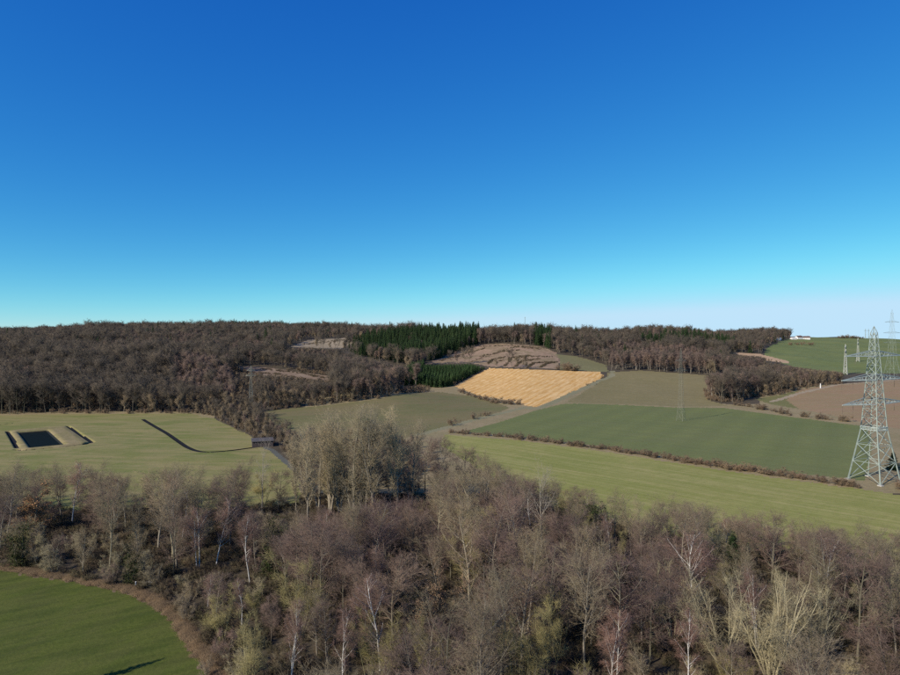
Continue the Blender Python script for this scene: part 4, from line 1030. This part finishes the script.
# ------------------------------------------------------------------ pylons
def lattice_panels(z0, z1, w0, w1, n, th):
    """corner half widths w0..w1 between z0 and z1, n panels; yields per-face cross braces"""
    out = []
    hs_ = np.linspace(0, 1, n + 1) ** 0.92
    for k in range(n):
        a, b = hs_[k], hs_[k + 1]; za, zb = z0 + (z1 - z0) * a, z0 + (z1 - z0) * b
        wa, wb = w0 + (w1 - w0) * a, w0 + (w1 - w0) * b
        cs = [(-1, -1), (1, -1), (1, 1), (-1, 1)]
        for f in range(4):
            (ax, ay), (bx_, by_) = cs[f], cs[(f + 1) % 4]
            m = MB().bar((ax * wa, ay * wa, za), (bx_ * wb, by_ * wb, zb), th).bar((bx_ * wa, by_ * wa, za), (ax * wb, ay * wb, zb), th * .98)
            m.bar((ax * wb, ay * wb, zb), (bx_ * wb, by_ * wb, zb), th * 0.9)
            out.append(m)
    return out
def pylon(px, py, H, rz, label, arms, base, waist_z, waist, topw, mat, k=1.0, detailed=True, loc=None, name='lattice_pylon'):
    x, y = loc or unproject(px, py); z = float(terrain(x, y))
    e = obj(name, None, None, (x, y, z), (0, 0, rz), 1.0, label=label, category='pylon')
    ztop = H * 0.955
    for sx, sy in ((-1, -1), (1, -1), (1, 1), (-1, 1)):
        m = MB().bar((sx * base, sy * base, -0.4), (sx * waist, sy * waist, waist_z), .36 * k, .30 * k).bar((sx * waist, sy * waist, waist_z), (sx * topw, sy * topw, ztop), .30 * k, .18 * k).bar((sx * topw, sy * topw, ztop), (0, 0, H), .18 * k, .1 * k)
        m.build('leg', mat, e)
        if detailed: MB().box((sx * base - .7, sy * base - .7, -.6), (sx * base + .7, sy * base + .7, .35)).build('footing', M['concrete'], e)
    for m in lattice_panels(0.3, waist_z, base, waist, 3 if detailed else 2, .17 * k) + lattice_panels(waist_z, ztop, waist, topw, 11 if detailed else 5, .12 * k):
        m.build('cross_brace', mat, e)
    if detailed:
        m = MB()
        for dz in (-.5, .5):
            for a, b in (((-1, -1), (1, -1)), ((1, -1), (1, 1)), ((1, 1), (-1, 1)), ((-1, 1), (-1, -1))):
                m.bar((a[0] * waist * 1.03, a[1] * waist * 1.03, waist_z + dz), (b[0] * waist * 1.03, b[1] * waist * 1.03, waist_z + dz), .22)
        for t in np.linspace(-1, 1, 7):
            m.bar((-waist * 1.03, t * waist, waist_z - .5), (-waist * 1.03, t * waist + .3, waist_z + .5), .1).bar((t * waist, -waist * 1.03, waist_z - .5), (t * waist + .3, -waist * 1.03, waist_z + .5), .1)
        m.build('waist_frame', M['steel_arm'], e)
    for za, half in arms:
        w = waist + (topw - waist) * (za - waist_z) / (ztop - waist_z); hh = (1.9 if detailed else 1.6)
        for s in (-1, 1):
            m = MB(); tip = (s * half, 0, za + .15)
            for sy in (-1, 1):
                m.bar((s * w, sy * w, za), tip, .28 * k).bar((s * w, sy * w * .9, za + hh), tip, .2 * k)
                n = 6 if detailed else 3
                for q in range(n):
                    t0, t1 = q / n, (q + 1) / n
                    lo = lambda t: (s * (w + (half - w) * t), sy * w * (1 - t), za + .15 * t)
                    hi = lambda t: (s * (w + (half - w) * t), sy * w * .9 * (1 - t), za + hh * (1 - t) + .15 * t)
                    m.bar(lo(t0), hi(t1 - .5 / n), .09 * k)
                    if q < n - 1: m.bar(hi(t1 - .5 / n), lo(t1), .09 * k)
            for q in range(1, 6 if detailed else 3):
                t = q / (6 if detailed else 3); xx = s * (w + (half - w) * t); ww = w * (1 - t)
                m.bar((xx, -ww, za + .1), (xx, ww, za + .1), .09 * k)
            arm = m.build('crossarm', M['steel_arm'] if detailed else mat, e)
            if detailed:
                for t in (1.0, .62):
                    xx = s * (w + (half - w) * t)
                    ins = MB()
                    for i in range(8): ins.bar((xx, 0, za - .1 - i * .36), (xx, 0, za - .34 - i * .36), .09, .15)
                    ins.build('insulator', M['insulator'], arm)
    return e
bigx, bigy = unproject(884, 484.5)
pylon(0, 0, 54, 0.42, 'big lattice steel pylon with three crossarms beside the green crop', [(27.0, 16.8), (35.3, 17.2), (43.5, 15.5)], 5.6, 18.5, 2.75, 0.75, M['steel'], 1.0, True, (bigx, bigy + 5))
pylon(681, 421, 44, 0.75, 'slender pale pylon standing in the dark green crop field', [(30, 9), (36, 7)], 2.0, 10, 1.2, .4, M['steel_pale'], .24, False)
pylon(251, 411.5, 31, 0.3, 'grey lattice pylon before the hillside wood beside the pond meadow', [(24, 3.4), (27.5, 2.6)], 1.7, 8, 1.1, .4, M['steel_pale'], .75, False)
pylon(845.5, 374.5, 36, 0.9, 'pale pylon at the foot of the green pasture hill', [(27, 4), (32, 3.2)], 1.9, 8, 1.5, .45, M['steel_far'], 2.0, False)
pylon(858, 361.5, 36, 0.9, 'pale distant pylon higher on the green pasture hill', [(27, 4), (32, 3.2)], 1.9, 8, 1.4, .45, M['steel_far'], 2.0, False)
pylon(892, 379, 72, 0.42, 'second tall lattice pylon rising behind the big one', [(38, 14), (48, 14.5), (59, 12)], 6, 22, 2.9, .8, M['steel'], .42, False, (unproject(892, 380)[0], unproject(892, 380)[1]))
for px, h, lab in [(865.5, 28, 'thin far pylon on the skyline, left of two'), (868.5, 28, 'thin far pylon on the skyline, right of two')]:
    x, y = unproject(px, 340); pylon(0, 0, h, .3, lab, [(22, 5)], 1.2, 6, .7, .3, M['steel'], .8, False, (x * 1.05, y * 1.05))
# mast above the trees
x, y = unproject(525, 339.3); z = float(terrain(x, y))
mast = obj('radio_mast', None, None, (x, y, z), label='thin mast rising above the trees on the skyline', category='mast')
MB().bar((0, 0, 0), (0, 0, 38), .7, .35).build('pole', M['steel'], mast)
MB().bar((-1.2, 0, 36.5), (1.2, 0, 36.5), .3).bar((0, -1.2, 35), (0, 1.2, 35), .3).build('antenna', M['steel_pale'], mast)

# ------------------------------------------------------------------ shed, houses, small things
x, y = flat(262.5, 446.2); e = obj('field_shed', None, None, (x, y, float(terrain(x, y))), (0, 0, 0.35), label='low dark wooden shed at the end of the pond meadow', category='shed')
Lx, Wy, Hh = 4.6, 2.6, 2.6
for i in range(23):
    a = -Lx + i * 0.4
    MB().box((a, -Wy, -.2), (a + .38, -Wy + .05 + .02 * (i % 3), Hh)).build('plank', M['boards'], e)
MB().box((-Lx, -Wy + .08, -.2), (-Lx + .08, Wy, Hh + .3)).build('side_wall', M['boards'], e)
MB().box((Lx - .08, -Wy + .08, -.2), (Lx, Wy, Hh + .3)).build('side_wall', M['boards'], e)
MB().box((-Lx + .09, Wy - .1, -.2), (Lx - .09, Wy, Hh + .5)).build('back_wall', M['boards'], e)
MB().poly([(-Lx - .3, -Wy - .4, Hh + .02), (Lx + .3, -Wy - .4, Hh + .02), (Lx + .3, Wy + .4, Hh + .75), (-Lx - .3, Wy + .4, Hh + .75), (-Lx - .3, -Wy - .4, Hh + .18), (Lx + .3, -Wy - .4, Hh + .18), (Lx + .3, Wy + .4, Hh + .91), (-Lx - .3, Wy + .4, Hh + .91)],
          [(3, 2, 1, 0), (4, 5, 6, 7), (0, 1, 5, 4), (1, 2, 6, 5), (2, 3, 7, 6), (3, 0, 4, 7)]).build('roof', M['shed_roof'], e)
x, y = flat(274, 445.6); e = obj('timber_pile', None, None, (x, y, float(terrain(x, y))), (0, 0, .2), label='low dark pile of timber right of the shed', category='timber pile')
for r_ in range(3):
    for k in range(4 - r_):
        MB().bar((-2.6, (k + r_ / 2) * .42 - .6, .2 + r_ * .36), (2.6, (k + r_ / 2) * .42 - .6, .2 + r_ * .36), .4, .36).build('log', M['boards'], e)

def house(px, py, L, W, Hw, Hr, rz, roof, label, name='white_house', dist=None):
    x, y = unproject(px, py); 
    if dist: x, y = x * dist / y, dist
    e = obj(name, None, None, (x, y, float(terrain(x, y)) - .3), (0, 0, rz), label=label, category='house')
    MB().box((-L, -W, 0), (L, W, Hw)).poly([(-L, -W, Hw), (-L, W, Hw), (-L, 0, Hw + Hr), (L, -W, Hw), (L, W, Hw), (L, 0, Hw + Hr)], [(1, 0, 2), (3, 4, 5)]).build('wall', M['white_wall'], e)
    o_ = .5; t = .3
    k = Hr / W
    rf = MB().poly([(-L - o_, -W - o_, Hw - k * o_ + .05), (L + o_, -W - o_, Hw - k * o_ + .05), (L + o_, 0, Hw + Hr + .05), (-L - o_, 0, Hw + Hr + .05), (-L - o_, -W - o_, Hw - k * o_ + t), (L + o_, -W - o_, Hw - k * o_ + t), (L + o_, 0, Hw + Hr + t), (-L - o_, 0, Hw + Hr + t)],
                   [(3, 2, 1, 0), (4, 5, 6, 7), (0, 1, 5, 4), (2, 3, 7, 6), (1, 2, 6, 5), (3, 0, 4, 7)])
    rf.poly([(-L - o_, W + o_, Hw - k * o_ + .05), (L + o_, W + o_, Hw - k * o_ + .05), (L + o_, 0.002, Hw + Hr + .05), (-L - o_, 0.002, Hw + Hr + .05), (-L - o_, W + o_, Hw - k * o_ + t), (L + o_, W + o_, Hw - k * o_ + t), (L + o_, 0.002, Hw + Hr + t), (-L - o_, 0.002, Hw + Hr + t)],
            [(0, 1, 2, 3), (7, 6, 5, 4), (4, 5, 1, 0), (6, 7, 3, 2), (5, 6, 2, 1), (7, 4, 0, 3)])
    roofo = rf.build('roof', M[roof], e)
    MB().box((L * .3, -.5, Hw + Hr - .6), (L * .3 + .9, .4, Hw + Hr + 1.3)).build('chimney', M['roof_tile'], roofo)
    for i in np.linspace(-L * .7, L * .7, 4):
        for zz in ([1.0, 3.7] if Hw > 5 else [1.0]):
            wo_ = MB().box((i - .6, -W - .06, zz), (i + .6, -W + .1, zz + 1.3)).build('window', M['glass_dark'], e)
            MB().box((i - .75, -W - .14, zz - .12), (i + .75, -W - .065, zz)).build('sill', M['white_paint'], wo_)
    return e
house(799, 339, 7.5, 4.5, 4.6, 3.6, .25, 'roof_tile', 'white house with dark roof on the skyline, left of the pair', dist=1480)
house(806.5, 339, 7, 4.5, 4.4, 3.6, -.35, 'roof_tile', 'white house with brown roof on the skyline, right of the pair', dist=1500)
house(793.5, 339, 6, 4, 3.4, 1.4, .1, 'white_paint', 'low white flat building left of the skyline houses', dist=1460)
house(763.5, 339, 6.5, 4, 4.0, 2, .1, 'white_paint', 'small pale house half hidden in skyline trees', dist=1420)
house(778, 339, 5.5, 4, 4, 2, .3, 'white_paint', 'small white house beside the skyline trees', dist=1400)
for px, lab, kd in [(786, 'dark bare tree left of the skyline houses', 'far'), (783, 'dark spruce left of the skyline houses', 'far_spruce'), (789, 'reddish bare tree next to the skyline houses', 'far_purple')]:
    x, y = unproject(px, 341); x, y = x * 1440 / y, 1440
    plant(kd, x, y, 17, lab, 'tree', None, 'skyline_tree')

x, y = unproject(820.5, 388); e = obj('marker_post', None, None, (x, y, float(terrain(x, y))), label='white marker post beside the track above the ploughed field', category='post')
MB().bar((0, 0, -.3), (0, 0, 4.2), .7, .55).build('post', M['white_paint'], e); MB().box((-.42, -.42, 4.2), (.42, .42, 4.6)).build('cap', M['roof_tile'], e)
x, y = unproject(147, 584.5); e = obj('white_slab', None, None, (x, y, float(terrain(x, y))), (0.0, 0.12, 0.1), 0.75, label='small white slab lying on supports at the wood edge', category='slab')
MB().box((-1.25, -.5, .55), (1.25, .5, .67)).build('top', M['white_paint'], e)
for s in (-1, 1): MB().box((s * .8 - .1, -.35, -.2), (s * .8 + .1, .35, .55)).build('support', M['concrete'], e)
x, y = unproject(135.5, 587); e = obj('white_stake', None, None, (x, y, float(terrain(x, y))), label='short white stake left of the white slab', category='stake')
MB().bar((0, 0, -.2), (0.05, 0, 1.0), .2, .16).build('post', M['white_paint'], e); MB().box((-.06, -.12, 1.0), (.16, .12, 1.08)).build('cap', M['white_paint'], e)
tot = sum(len(m.polygons) for m in bpy.data.meshes)
print('faces', tot, 'objects', len(COL.objects))
